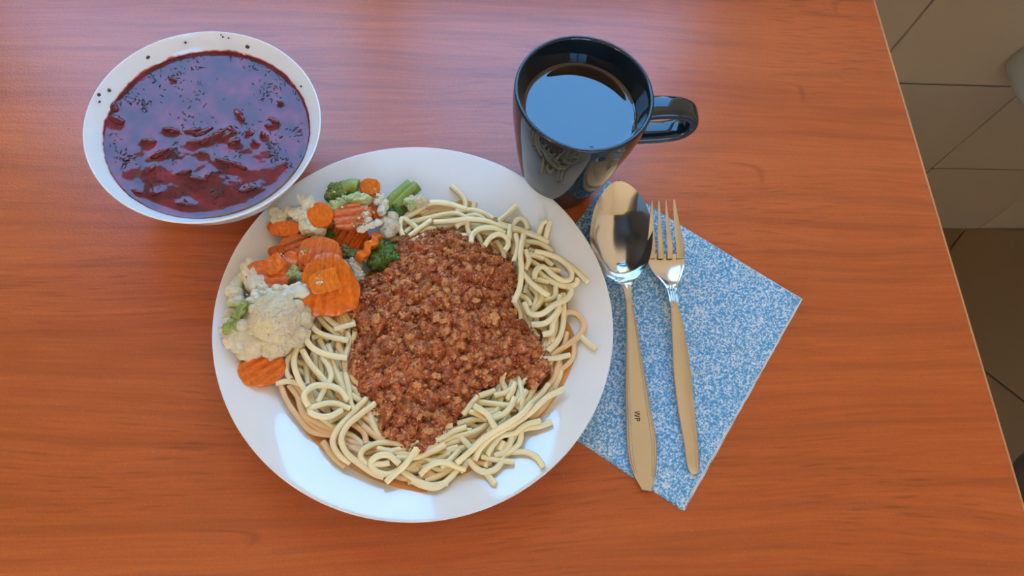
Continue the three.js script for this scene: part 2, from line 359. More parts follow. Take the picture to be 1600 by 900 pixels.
{
  const g = thing('mug', 'glossy navy black mug of coffee with a loop handle', 'mug', V(MUG.x, TABLE_Y, MUG.z));
  const m = phys({ color: rgb(0.006, 0.012, 0.018), roughness: 0.04, ior: 1.55 });
  const prof = [...curveProfile([[0, 0.006], [0.014, 0.0065], [0.0195, 0.012], [0.0250, 0.03], [0.0305, 0.055], [0.0342, 0.078], [0.0362, 0.090], [0.0398, 0.1030]], 60), ...curveProfile([[0.0398, 0.1030], [0.0408, 0.1050], [0.0424, 0.1051], [0.0430, 0.1037]], 14).slice(1), ...curveProfile([[0.0430, 0.1037], [0.0428, 0.094], [0.0414, 0.080], [0.0385, 0.062], [0.0348, 0.042], [0.0300, 0.021], [0.0262, 0.006], [0.0248, 0.001], [0.0238, 0], [0.0215, 0.0012], [0, 0.0012]], 90).slice(1)];
  part('body', lathe(prof.reverse(), 160), m, g);
  // strap handle pointing right
  const dir = V(0.9995, 0, 0.02).normalize(), hp = [[0.0402, 0.0905], [0.052, 0.0925], [0.065, 0.0917], [0.0728, 0.0870], [0.0745, 0.0795], [0.0708, 0.0715], [0.060, 0.0664], [0.048, 0.0646], [0.0365, 0.0636]];
  const curve = new THREE.CatmullRomCurve3(hp.map(([r, y]) => V(dir.x * r, y, dir.z * r)), false, 'centripetal'), side = V(-dir.z, 0, dir.x), rows = [];
  for (let i = 0; i <= 80; i++) {
    const t = i / 80, p = curve.getPointAt(t), tg = curve.getTangentAt(t), nrm = tg.clone().cross(side).normalize(), row = [];
    const w = 0.0076 + 0.0010 * Math.pow(Math.abs(t * 2 - 1), 4), th = 0.0037;
    for (let j = 0; j < 28; j++) { const a = j / 28 * 2 * Math.PI, ca = Math.cos(a), sa = Math.sin(a); row.push(p.clone().addScaledVector(side, Math.sign(ca) * Math.pow(Math.abs(ca), 0.6) * w).addScaledVector(nrm, Math.sign(sa) * Math.pow(Math.abs(sa), 0.7) * th)); }
    rows.push(row);
  }
  part('handle', gridGeo(rows, true), m, g);
  const rr = [];
  for (let i = 0; i <= 48; i++) { const k = i / 48, r = COFFEE_R * k, row = []; for (let j = 0; j < 160; j++) { const a = j / 160 * 2 * Math.PI, x = Math.cos(a) * r, z = Math.sin(a) * r; row.push(V(x, (0.0010 + 0.0004 * n2(Math.cos(a) * 4, Math.sin(a) * 4) * smooth(-0.3, 0.6, Math.sin(a))) * Math.pow(k, 24 + 8 * n2(Math.cos(a) * 6 + 3, Math.sin(a) * 6) * smooth(-0.3, 0.6, Math.sin(a))) + 0.0000025 * Math.sin(Math.hypot(x - 0.01, z + 0.004) * 700) * (1 - Math.pow(k, 6)) + 0.00003 * n2(x * 30, z * 30), z)); } rr.push(row); }
  const cg = gridGeo(rr, true); cg.index.array.reverse(); cg.computeVertexNormals();
  const c = solo('coffee', cg, phys({ color: rgb(0.012, 0.005, 0.003), roughness: 0.0, ior: 1.72 }), 'black coffee filling the navy mug', 'coffee');
  c.position.set(MUG.x, TABLE_Y + COFFEE_Y, MUG.z);
}

// ---------------------------------------------------------------- napkin
const NAPKIN_TOP = 0.0014;
{
  const n = thing('paper_napkin', 'folded blue and white flecked paper napkin under spoon and fork', 'napkin');
  const S = 1024, L = 0.17;
  const map = tex(S, S, (i, j) => {
    // crossing short threads printed in white over blue, along both edges of the napkin
    const u = i / S, v = j / S, T = 210, iu = Math.floor(u * T), iv = Math.floor(v * T);
    const a = n2(u * 46 + iv * 13.7, iv * 3.1), b = n2(v * 46 + iu * 11.3, iu * 2.7 + 50), big = fbm(u * 8, v * 8, 3), fine = n2(i * 0.45, j * 0.45);
    const line = smooth(0.72, 0.95, n2(iu * 0.9, v * 2.2 + 9)) + smooth(0.72, 0.95, n2(u * 2.2 + 33, iv * 0.9));
    const w = clamp(smooth(0.0, 0.35, a) * 0.62 + smooth(0.0, 0.35, b) * 0.62 - 0.04 + 0.22 * big + 0.2 * fine + 0.35 * line, 0, 1);
    const tan = smooth(0.25, 0.6, fbm(u * 3 + 40, v * 3, 3)) * 0.2;
    const blue = [84, 156, 206], white = [226, 234, 238];
    return [lerp(lerp(blue[0], white[0], w), 150, tan), lerp(lerp(blue[1], white[1], w), 160, tan), lerp(lerp(blue[2], white[2], w), 160, tan)];
  }, true);
  const bump = tex(256, 256, (i, j) => { const v = 128 + 60 * Math.sin(i * 0.8) * Math.sin(j * 0.8) + 40 * n2(i / 3, j / 3); return [v, v, v]; }, false, true);
  bump.repeat.set(3, 3);
  const print = std({ map, roughness: 0.92, bumpMap: bump, bumpScale: 0.00012 }), plain = std({ color: rgb(0.78, 0.80, 0.82), roughness: 0.95 });
  const R = pix(1250, 468), B = pix(1065, 795), T = pix(950, 284), Lc = T.clone().add(B).sub(R);
  for (let k = 0; k < 4; k++) {
    const off = [[0.0018, 0.0008], [0.0007, 0.0016], [0.0012, 0.0002], [0, 0]][k], rows = [], N = 40, y0 = 0.0001 + k * 0.00032;
    for (let side = 0; side < 2; side++) for (let i = 0; i <= N; i++) {
      const u = side ? 1 - i / N : i / N, row = [];
      for (let j = 0; j <= N; j++) {
        const v = j / N, p = T.clone().multiplyScalar((1 - u) * (1 - v)).addScaledVector(R, u * (1 - v)).addScaledVector(Lc, (1 - u) * v).addScaledVector(B, u * v);
        const e = 0.00025 * n2(u * 14 + k * 9, v * 14), lift = Math.max(0, n2(u * 3 + 5, v * 3 + k)) * 0.0003 * smooth(0, 0.1, u) * smooth(1, 0.5, u);
        p.x += off[0] * u + e; p.z += off[1] * v + e;
        p.y = TABLE_Y + y0 + (side ? 0 : 0.00022) + (k === 3 ? lift * 0.6 : 0) + (k > 1 ? 0.0005 * smooth(0.93, 1, u) * (k - 1) * (0.5 + 0.5 * n2(v * 5, k)) : 0);
        row.push(p);
      }
      rows.push(row);
    }
    const nr = rows.length, g = gridGeo(rows, false, (r, c) => [r <= N ? r / N : (nr - 1 - r) / N, c / N]);
    part(k === 3 ? 'printed_ply' : 'paper_ply', g, k === 3 ? print : k === 1 ? print : plain, n, k === 3 ? 'blue and white flecked upper layer' : undefined);
  }
}

// ---------------------------------------------------------------- cutlery
const steel = std({ color: rgb(0.74, 0.71, 0.66), metalness: 1, roughness: 0.13 }), satin = std({ color: rgb(0.72, 0.68, 0.61), metalness: 1, roughness: 0.2 });
// solid blade between two traced edges; rows: [leftX, leftY, rightX, rightY, height], section(u, t) gives the relief across it
function blade(rows, section, thick, nRow, nCol) {
  const L = [], R = [];
  for (const [lx, ly, rx, ry, h] of rows) { L.push(pix(lx, ly, h)); R.push(pix(rx, ry, h)); }
  const cl = new THREE.CatmullRomCurve3(L, false, 'centripetal'), cr = new THREE.CatmullRomCurve3(R, false, 'centripetal'), out = [];
  for (let i = 0; i <= nRow; i++) {
    const t = i / nRow, a = cl.getPoint(t), b = cr.getPoint(t), row = [];
    for (let j = 0; j <= nCol; j++) { const u = j / nCol, p = a.clone().lerp(b, u); p.y += section(u * 2 - 1, t, a.distanceTo(b)); row.push(p); }
    for (let j = nCol; j >= 0; j--) { const u = j / nCol, p = a.clone().lerp(b, u); p.y += section(u * 2 - 1, t, a.distanceTo(b)) - thick * (0.35 + 0.65 * (1 - Math.pow(Math.abs(u * 2 - 1), 6))); row.push(p); }
    out.push(row);
  }
  const g = gridGeo(out, true);
  return toCreasedNormals(g.scale(1e4, 1e4, 1e4), 0.9).scale(1e-4, 1e-4, 1e-4);
}
{
  const s = thing('table_spoon', 'large stainless steel spoon with a ridged handle beside the fork', 'spoon');
  const bowl = [[966, 282, 969, 282, 0.0125], [953, 288, 981, 287, 0.0122], [940, 303, 997, 300, 0.0118], [929, 325, 1011, 324, 0.0116], [923, 352, 1019, 350, 0.0117], [922, 374, 1020, 370, 0.0119], [927, 394, 1018, 391, 0.0122], [935.5, 414, 1012, 412, 0.0126], [946, 429, 1001, 427, 0.0131], [960, 438, 990, 439.5, 0.0138], [971, 446, 986, 446, 0.0143]];
  const n = bowl.length - 1;
  part('bowl', blade(bowl, (u, t, w) => -Math.min(w * 0.24, 0.0092) * (1 - Math.pow(Math.abs(u), 2.2)) * smooth(1.02, 0.72, t) * smooth(-0.05, 0.35, t), 0.0011, 90, 40), steel, s);
  const hnd = [[970.5, 445, 986.5, 445, 0.0143], [974.4, 453, 987, 453, 0.0147], [977, 471, 988, 471, 0.0146], [978, 507, 995, 507, 0.0132], [978, 551, 1002, 551, 0.0112], [977, 596, 1010, 596, 0.0092], [978, 640, 1017, 640, 0.0072], [979, 688, 1026, 690, 0.0052], [983, 720, 1026, 724, 0.0042], [990, 741, 1023, 748, 0.0038], [1003, 765, 1018, 768, 0.0035]];
  const ridge = (u, t) => { const a = Math.abs(u), k = smooth(0.12, 0.3, t) * smooth(0.93, 0.86, t); return 0.0009 * (1 - a * a) * smooth(0.6, 0.1, t) + k * (0.00055 * smooth(0.62, 0.70, a) * smooth(0.86, 0.78, a) + 0.00045 * smooth(0.86, 0.9, a) * smooth(1.0, 0.95, a)) - 0.0002 * smooth(0.93, 1, a); };
  part('handle', blade(hnd, ridge, 0.0021, 160, 64), satin, s);
  const font = await new FontLoader().loadAsync('fonts/droid/droid_sans_regular.typeface.json');
  const tg = new TextGeometry('WP', { font, size: 0.0034, depth: 0.0002, curveSegments: 4 });
  tg.computeBoundingBox();
  tg.translate(-(tg.boundingBox.max.x) / 2, -0.0017, 0).rotateX(-Math.PI / 2).rotateY(-Math.PI / 2 - 0.06);
  const p = pix(996, 650, 0.0071);
  const l = part('stamped_letters', tg, std({ color: rgb(0.03, 0.025, 0.02), roughness: 0.5 }), s, 'small dark letters WP stamped on the handle');
  l.position.copy(p).add(V(0, -0.00005, 0)); l.rotation.x = 0.085;
}
{
  const f = thing('fork', 'stainless steel four tined fork lying on the napkin', 'fork');
  const head = [[1011.5, 396, 1069, 396, 0.0078], [1012, 403, 1069.5, 403, 0.0074], [1014.5, 413, 1069.3, 413, 0.0072], [1022, 426.7, 1066, 427, 0.0078], [1032, 437, 1061.5, 438, 0.0092], [1039, 445, 1058, 445.6, 0.0108], [1043.5, 457, 1058, 457, 0.0126], [1045.8, 470, 1059.6, 470, 0.0138], [1047.8, 478, 1060, 477, 0.0140]];
  part('head', blade(head, (u, t) => { const a = Math.abs(u), d = -0.0016 * (1 - a * a) * smooth(0.75, 0.3, t); const gr = smooth(0.62, 0.75, t) * smooth(1.0, 0.97, t) * 0.00045 * Math.cos(u * Math.PI * 4); return d + gr - 0.0004 * smooth(0.75, 1, a); }, 0.0016, 70, 48), steel, f);
  const tine = (tx0, ty0, tx1, bl, br, mid) => blade([[tx0, ty0, tx1, ty0, 0.0185], [lerp(tx0, bl, 0.12), ty0 + 12, lerp(tx1, br, 0.14), ty0 + 12, 0.0168], [lerp(tx0, bl, 0.5), ty0 + 46, lerp(tx1, br, 0.62), ty0 + 46, 0.0118], [bl, 385, br, 385, 0.0086], [bl, 404, br, 404, 0.0074]], (u) => -0.00025 * u * u * u * u + (mid ? 0 : 0), 0.0015, 30, 8);
  for (const [a, y, b, l, r] of [[1017.2, 313.6, 1020.2, 1011, 1024], [1027.8, 313.6, 1030.8, 1028.6, 1037], [1039.2, 313, 1042.2, 1043, 1051.2], [1051.6, 312, 1055, 1057, 1069.2]]) part('tine', tine(a, y, b, l, r), satin, f);
  const hnd = [[1047.8, 477, 1060, 476.7, 0.0140], [1049, 507, 1067.8, 507, 0.0128], [1051, 551, 1075.6, 551, 0.0108], [1053, 584, 1080, 584, 0.0092], [1059.5, 640, 1085.5, 640, 0.0067], [1068.7, 693, 1091, 689, 0.0047], [1072.7, 725, 1092.5, 724, 0.0040], [1076, 734, 1092, 734, 0.0038], [1081, 740, 1089, 741, 0.0037]];
  part('handle', blade(hnd, (u, t) => 0.0011 * (1 - u * u) * smooth(1.05, 0.8, t) - 0.0002 * smooth(0.9, 1, Math.abs(u)) + (t < 0.03 ? 0.0003 : 0), 0.0021, 110, 32), satin, f);
}

// ---------------------------------------------------------------- soup
{
  const s = thing('beetroot_soup', 'glossy dark red beetroot soup with dill filling the white bowl', 'soup', V(BOWL.x, TABLE_Y + SOUP_Y, BOWL.z));
  const loc = (px, py) => { const p = pix(px, py, SOUP_Y); return [p.x - BOWL.x, p.z - BOWL.z]; };
  const r = rng(21);
  // beetroot shreds and lumps that break the surface: [x, y, length px, angle, width px]
  const chunks = [[330, 214, 44, -0.75, 9], [345, 208, 40, -0.7, 8], [318, 207, 30, -0.6, 9], [302, 205, 24, -0.3, 10], [268, 204, 22, 0.2, 10], [233, 221, 18, 0.1, 10], [374, 180, 22, 0.9, 11], [428, 189, 15, 0.5, 9], [419, 197, 8, 0, 7], [411, 211, 9, 1.2, 8], [389, 208, 10, 0.3, 8], [366, 222, 16, -0.5, 10], [362, 204, 14, 0.6, 8], [250, 240, 30, -0.6, 9], [236, 265, 18, -0.9, 8], [318, 240, 12, 0.3, 7], [370, 258, 34, 0.45, 9], [348, 252, 22, 0.3, 9], [310, 280, 26, 0.2, 9], [288, 270, 20, -0.3, 8], [183, 188, 18, 0.4, 13], [178, 168, 16, 0.9, 12], [290, 320, 22, 0.1, 8], [387, 297, 24, -0.3, 8], [270, 125, 10, 0.2, 7], [325, 275, 18, -1.0, 7], [213, 300, 14, 0.4, 7], [245, 303, 12, -0.5, 6], [398, 222, 10, 0.8, 5], [438, 160, 9, 0.1, 5], [355, 212, 20, -0.8, 7], [305, 222, 22, -0.2, 8]];
  const C = chunks.map(([px, py, len, a, w]) => { const [x, z] = loc(px, py), k = 0.00042; return { x, z, L: len * k / 2, W: w * k / 2, a }; });
  const pud = (x, z) => { let y = 0; for (const c of C) { const dx = x - c.x, dz = z - c.z, u = (dx * Math.cos(c.a) + dz * Math.sin(c.a)) / (c.L + 0.0022), v = (-dx * Math.sin(c.a) + dz * Math.cos(c.a)) / (c.W + 0.0022), q = u * u + v * v; if (q < 4) y += 0.00045 * Math.exp(-q * 1.6); } return Math.min(y, 0.0007); };
  const rows = [], NR = 110, NA = 260;
  for (let i = 0; i <= NR; i++) {
    const row = [], rad = SOUP_R * 1.004 * i / NR;
    for (let j = 0; j < NA; j++) { const a = j / NA * 2 * Math.PI, x = Math.cos(a) * rad, z = Math.sin(a) * rad; row.push(V(x, pud(x, z) + 0.0009 * Math.pow(i / NR, 30) + 0.00009 * n2(x * 55, z * 55) + 0.000018 * n2(x * 210, z * 210), z)); }
    rows.push(row);
  }
  const g = gridGeo(rows, true); g.index.array.reverse(); g.computeVertexNormals();
  colorize(g, (x, y, z) => { const k = smooth(-0.5, 0.9, fbm(x * 45 + 9, z * 45, 4)); return [lerp(0.11, 0.28, k), lerp(0.008, 0.018, k), lerp(0.014, 0.036, k)]; });
  part('broth', g, phys({ vertexColors: true, roughness: 0.05, ior: 1.47 }), s, 'dark red liquid');
  const beet = phys({ color: rgb(0.16, 0.012, 0.014), roughness: 0.12 });
  for (const c of C) {
    const balls = [[0, 0, 0, c.W]];
    for (let i = -3; i <= 3; i++) balls.push([c.L * i / 3.4, 0, c.W * 0.25 * (r() - 0.5), c.W * (0.95 - 0.1 * Math.abs(i)) * (0.85 + 0.3 * r())]);
    const m = part('beetroot_shred', cluster(balls, 4, c.W * 0.16, 700, r() * 50), beet, s);
    m.scale.y = 0.7; m.rotation.y = -c.a; m.position.set(c.x, 0.0006, c.z);
  }
  // dill: hundreds of tiny dark flecks floating in drifts
  const flake = new THREE.IcosahedronGeometry(1, 0).scale(1, 0.35, 0.4), N = 900, dill = new THREE.InstancedMesh(flake, std({ color: rgb(1, 1, 1), roughness: 0.4 }), N);
  const drifts = [[300, 95, 40], [230, 120, 26], [200, 150, 20], [400, 100, 24], [440, 120, 22], [226, 165, 12], [465, 205, 18], [455, 260, 24], [430, 245, 20], [360, 260, 26], [270, 240, 20], [240, 290, 26], [290, 310, 24], [380, 295, 26], [425, 225, 18], [180, 215, 22], [195, 250, 20], [340, 300, 26], [300, 200, 40], [380, 200, 40], [420, 145, 30], [270, 120, 18], [300, 150, 50], [350, 230, 50]];
  const m4 = new THREE.Matrix4(), q = new THREE.Quaternion(), e = new THREE.Euler();
  for (let i = 0; i < N; i++) {
    let x, z;
    if (i < 130) { const a = Math.PI * (1.02 + 0.85 * r()), rad = SOUP_R * (0.985 - 0.05 * r() * r()); x = Math.cos(a) * rad; z = Math.sin(a) * rad; } else {
      const d = drifts[Math.floor(r() * drifts.length)], a = r() * 6.283, rr = d[2] * Math.sqrt(r()) * (r() < 0.5 ? 0.5 : 1);
      [x, z] = loc(d[0] + Math.cos(a) * rr, d[1] + Math.sin(a) * rr);
    }
    const hyp = Math.hypot(x, z); if (hyp > SOUP_R * 0.985) { x *= SOUP_R * 0.98 / hyp; z *= SOUP_R * 0.98 / hyp; }
    e.set((r() - 0.5) * 0.8, r() * 6.283, (r() - 0.5) * 0.8); q.setFromEuler(e);
    const sc = 0.00055 + 0.0008 * r() * r();
    m4.compose(V(x, pud(x, z) + 0.0002, z), q, V(sc * (1 + r()), sc, sc));
    dill.setMatrixAt(i, m4);
    dill.setColorAt(i, r() < 0.6 ? rgb(0.02, 0.022, 0.012) : r() < 0.6 ? rgb(0.05, 0.045, 0.015) : rgb(0.09, 0.012, 0.012));
  }
  dill.name = 'chopped_dill'; dill.userData.kind = 'stuff'; dill.userData.label = 'dark chopped dill flecks floating on the soup';
  s.add(dill);
  // a few specks dried on the bowl's inner wall
  const speck = std({ color: rgb(0.10, 0.02, 0.012), roughness: 0.6 });
  for (const [px, py, k] of [[357, 72, 3.2], [388, 73, 2.4], [349, 58, 1.1], [358, 60, 1], [231, 90, 2], [290, 67, 1.3], [154, 149, 1.8], [170, 142, 1.8], [155, 160, 1.3], [472, 136, 1.2], [346, 55, 0.9]]) {
    let p = pix(px, py, 0.058);
    const d = V(p.x - BOWL.x, 0, p.z - BOWL.z), rad = d.length(), y = SOUP_Y + (rad - SOUP_R) / (0.0695 - SOUP_R) * (0.0612 - SOUP_Y);
    p = pix(px, py, y);
    const m = part('dried_speck', cluster([[0, 0, 0, 0.00062 * k]], 2, 0.00016 * k, 900, px), speck, s);
    d.normalize(); m.position.set(p.x - BOWL.x - d.x * 0.0006, y - SOUP_Y + 0.0009, p.z - BOWL.z - d.z * 0.0006); m.scale.y = 0.7; m.rotation.y = px;
  }
}

// ---------------------------------------------------------------- spaghetti
{
  const s = thing('spaghetti', 'pale thick spaghetti strands tangled round the meat sauce', 'pasta');
  const pale = std({ color: rgb(0.96, 0.81, 0.47), roughness: 0.24 }), cream = std({ color: rgb(0.94, 0.75, 0.42), roughness: 0.24 }), stained = std({ color: rgb(0.90, 0.58, 0.29), roughness: 0.24 });
  const RAD = 0.00188, r = rng(5);
  const strands = [];
  // traced strands: [origin x, origin y, scale, [[lift mm, tone, x, y, x, y, ...], ...]]
  const A = [500, 570, 4.5, [
    [12, 1, 330, 235, 230, 340, 120, 460, 90, 540, 130, 630, 215, 690], [13, 1, 390, 270, 270, 360, 190, 430, 150, 520, 180, 610, 270, 690, 380, 765, 450, 790],
    [11, 1, 640, 600, 560, 560, 470, 545, 380, 560, 300, 600, 285, 650, 330, 705], [13, 0, 560, 700, 480, 635, 400, 645, 355, 690, 390, 745, 480, 770, 570, 730, 640, 650, 690, 590],
    [16, 0, 680, 585, 610, 690, 540, 755, 465, 825], [10, 1, 535, 655, 660, 650, 800, 605, 880, 560], [12, 1, 375, 700, 440, 698, 492, 686], [8, 0, 580, 745, 690, 820, 790, 850, 900, 830],
    [4, 2, 615, 825, 700, 800, 780, 770], [9, 2, 300, 430, 400, 510, 480, 560], [8, 2, 240, 420, 310, 480, 325, 560], [4, 2, 20, 540, 90, 640, 180, 720], [5, 2, 190, 530, 300, 580, 420, 640, 560, 690], [6, 2, 200, 580, 300, 620, 420, 600, 520, 640],
    [4, 2, 330, 700, 450, 720, 560, 790, 640, 800], [5, 2, 680, 700, 740, 730, 810, 690], [6, 1, 590, 750, 680, 690, 810, 655], [7, 2, 330, 360, 380, 430, 430, 500], [10, 1, 400, 590, 500, 610, 620, 630, 700, 610]]];
  const B = [660, 600, 5, [
    [12, 1, 435, 95, 370, 170, 315, 240], [10, 0, 415, 135, 560, 155, 680, 165, 760, 130, 815, 50], [12, 0, 722, -10, 700, 60, 665, 125], [16, 0, 405, 170, 500, 230, 540, 290, 572, 348], [14, 0, 722, 105, 680, 190, 620, 245, 555, 272], [11, 0, 365, 210, 440, 240, 510, 285], [9, 0, 270, 312, 400, 275, 510, 275, 620, 230], [11, 0, 345, 338, 240, 370, 150, 430, 100, 440],
    [9, 0, 530, 300, 430, 365, 330, 395, 220, 420, 120, 470, 0, 525, -60, 530], [15, 0, 850, 148, 780, 230, 680, 300, 560, 370, 460, 440, 370, 530, 265, 618], [13, 0, 1105, 38, 980, 100, 880, 190, 780, 270, 640, 350, 520, 430, 440, 520, 408, 595], [11, 0, 920, 288, 800, 320, 720, 385, 620, 405, 550, 480, 505, 555], [7, 0, 1012, 298, 900, 335, 820, 345, 740, 380, 690, 450, 610, 510], [10, 0, 695, 395, 680, 480, 640, 530, 560, 560], [9, 0, 632, 445, 598, 520], [9, 0, 772, 375, 758, 460, 700, 520, 620, 565], [4, 0, 690, 532, 820, 535, 900, 580, 942, 645],
    [9, 0, 460, 565, 560, 590, 715, 608], [10, 0, 362, 580, 410, 650, 490, 690, 570, 665, 640, 580], [3, 0, 475, 670, 530, 740, 568, 782], [12, 0, -20, 710, 80, 625, 170, 610, 250, 640, 338, 668], [10, 0, 290, 515, 220, 590, 140, 650], [8, 0, 280, 660, 200, 750, 110, 810, 0, 795, -80, 755], [5, 1, 20, 750, 120, 720, 240, 655], [7, 1, 0, 545, 100, 505, 200, 465, 290, 440], [6, 1, 90, 520, 200, 530, 340, 490], [6, 1, -20, 605, 120, 580, 220, 545], [8, 0, 300, 415, 360, 480, 400, 530], [8, 1, 895, -10, 830, 110, 740, 200], [8, 0, 985, 0, 930, 80, 850, 150, 800, 200], [5, 2, 1010, 30, 960, 130, 890, 240, 830, 270], [6, 1, 0, 660, 120, 620, 260, 600], [5, 1, 450, 470, 520, 420, 600, 380], [5, 1, 500, 240, 640, 210, 740, 200], [4, 1, 320, 560, 420, 470, 480, 380], [7, 0, 700, 330, 620, 380, 540, 460, 480, 540], [12, 0, 560, 90, 640, 70, 720, 20], [11, 0, 440, 95, 500, 75, 570, 50]]];
  const Cc = [780, 320, 3.4625, [
    [6, 0, 78, 118, 92, 86, 120, 76, 145, 95, 155, 135], [6, 0, 212, 165, 240, 95, 260, 90], [7, 0, 275, 92, 262, 130, 248, 190], [12, 0, -10, 100, 90, 130, 190, 165, 268, 208], [10, 0, 140, 198, 220, 210, 288, 255], [15, 0, 88, 160, 102, 220, 80, 308], [18, 0, 132, 162, 115, 260, 120, 360, 110, 450, 78, 530], [14, 0, 140, 245, 160, 300, 138, 352], [17, 0, 130, 370, 180, 430, 268, 492],
    [14, 0, 190, 252, 240, 262, 320, 290, 385, 350, 390, 400, 350, 412, 290, 380, 235, 335, 200, 355, 190, 405], [10, 0, 210, 362, 290, 420, 360, 442, 415, 428, 425, 400], [4, 0, 345, 305, 420, 360, 478, 418], [14, 0, 132, 530, 170, 590, 230, 590, 300, 540, 370, 505, 390, 460, 370, 445], [10, 0, 170, 440, 205, 490, 180, 570], [10, 0, 235, 470, 225, 525, 175, 580], [9, 0, 305, 435, 300, 500, 235, 520], [12, 0, 330, 490, 310, 580, 250, 640, 175, 648], [10, 0, 332, 555, 290, 640, 280, 690, 235, 702], [8, 1, 345, 480, 347, 640, 320, 730, 262, 795], [6, 2, 345, 605, 370, 582, 420, 590, 455, 640, 440, 700, 380, 750, 280, 815], [3, 1, 432, 700, 470, 740, 522, 778], [9, 1, 222, 832, 300, 830, 382, 812], [3, 2, 405, 735, 400, 820, 350, 880, 290, 915], [4, 2, 365, 690, 350, 760, 270, 865], [11, 0, 112, 488, 150, 510, 172, 548], [12, 0, 160, 265, 242, 292], [12, 0, 195, 398, 268, 418], [6, 1, 305, 590, 305, 680, 255, 770], [8, 0, 170, 300, 230, 340, 330, 360], [7, 0, 140, 480, 150, 440, 190, 430, 240, 450], [7, 0, 160, 240, 220, 270, 290, 330], [6, 1, 200, 590, 210, 660, 290, 640], [7, 1, 230, 660, 280, 720, 300, 760], [9, 0, 20, 150, 90, 185, 160, 230]]];
  const D = [620, 280, 6.427, [
    [3, 1, 545, 65, 640, 150, 685, 220, 690, 290], [3, 1, 785, 235, 770, 310], [10, 0, 95, 385, 220, 310, 330, 240, 480, 240, 600, 270, 700, 305], [11, 1, 140, 428, 300, 395, 450, 360, 600, 345, 700, 392], [14, 0, 372, 432, 550, 420, 700, 400, 900, 420, 1000, 460, 1150, 500, 1300, 540, 1420, 585], [9, 0, 590, 322, 750, 310, 880, 345, 970, 400], [10, 0, 695, 378, 800, 360, 880, 405], [15, 0, 745, 640, 760, 560, 830, 500, 960, 490, 1090, 545], [16, 0, 880, 670, 950, 580, 1030, 550, 1100, 590, 1120, 660, 1080, 720], [6, 0, 1205, 258, 1100, 360, 1020, 425], [12, 0, 125, 575, 250, 480, 350, 412], [11, 0, 60, 570, 30, 470, 60, 390, 130, 430, 210, 495], [10, 0, 220, 535, 290, 495, 390, 502], [11, 0, 705, 430, 720, 520, 752, 580], [15, 0, 1140, 465, 1130, 550, 1118, 610], [12, 0, 590, 480, 640, 440, 730, 418], [8, 0, 80, 540, 140, 490, 230, 440], [6, 2, 250, 380, 400, 320, 560, 320], [6, 0, 860, 480, 980, 520, 1160, 560, 1300, 600], [7, 0, 740, 450, 860, 470, 1000, 500], [6, 0, 800, 540, 840, 620, 860, 700], [7, 0, 1180, 540, 1190, 640, 1160, 760], [5, 0, 980, 640, 1100, 650, 1220, 700], [5, 0, 0, 620, 60, 540, 100, 480], [6, 0, 560, 290, 700, 330, 850, 400]]];
  const E = [420, 450, 3.9125, [
    [10, 0, 280, 130, 330, 210, 400, 270, 430, 295], [11, 0, 325, 150, 400, 220, 460, 270], [10, 0, 470, 90, 452, 160, 478, 218], [10, 0, 512, 100, 532, 170, 508, 220], [13, 0, 400, 252, 460, 235, 530, 218], [13, 0, 248, 215, 300, 270, 380, 300, 490, 322], [15, 0, 242, 260, 233, 320, 280, 375, 370, 410, 480, 428], [10, 0, 262, 305, 315, 292, 370, 310], [9, 0, 308, 315, 335, 360, 370, 430], [12, 0, 215, 325, 165, 390, 155, 470, 180, 550, 222, 630], [13, 0, 205, 380, 250, 460, 310, 530, 352, 580], [8, 1, 150, 395, 112, 450, 112, 520, 135, 560], [13, 0, 325, 420, 370, 490, 380, 550, 340, 620, 300, 700], [10, 0, 365, 345, 400, 480, 450, 600, 470, 640], [10, 0, 350, 430, 420, 560, 465, 630], [12, 0, 470, 520, 490, 620, 500, 700, 528, 760], [15, 0, 485, 690, 430, 620, 340, 595, 260, 605, 215, 660, 245, 725], [14, 0, 500, 738, 400, 705, 310, 715, 245, 745, 290, 780, 370, 785, 450, 745],
    [8, 1, 45, 582, 130, 570, 225, 600], [4, 2, 75, 595, 110, 690, 190, 800, 260, 875, 400, 905], [5, 2, 125, 595, 190, 690, 205, 770, 300, 860, 420, 900], [6, 2, 180, 670, 215, 770, 310, 830, 400, 875], [7, 1, 155, 440, 225, 470], [8, 0, 228, 470, 240, 590], [8, 0, 280, 410, 290, 530], [8, 0, 318, 440, 325, 530], [9, 1, 365, 815, 440, 780, 500, 750], [9, 1, 250, 640, 270, 710], [6, 1, 400, 560, 440, 680, 480, 760], [6, 1, 420, 420, 450, 500, 490, 560], [5, 2, 300, 800, 380, 840, 460, 860], [5, 1, 260, 620, 330, 680, 400, 700], [8, 0, 395, 150, 420, 200, 460, 230], [8, 0, 420, 330, 470, 400, 500, 470], [5, 2, 130, 560, 200, 640, 260, 780], [9, 0, 440, 110, 430, 170, 440, 230], [6, 1, 180, 500, 240, 540, 290, 600], [7, 1, 480, 110, 500, 160, 496, 220]]];
  for (const [ox, oy, sc, list] of [A, B, Cc, D, E]) for (const [lift, tone, ...c] of list) {
    const pts = [];
    for (let i = 0; i < c.length; i += 2) pts.push([ox + c[i] / sc, oy + c[i + 1] / sc, lift]);
    strands.push({ pts, tone });
  }
  // lower layers that fill the tangle: arcs running round the mound
  const CX = 672, CY = 535;
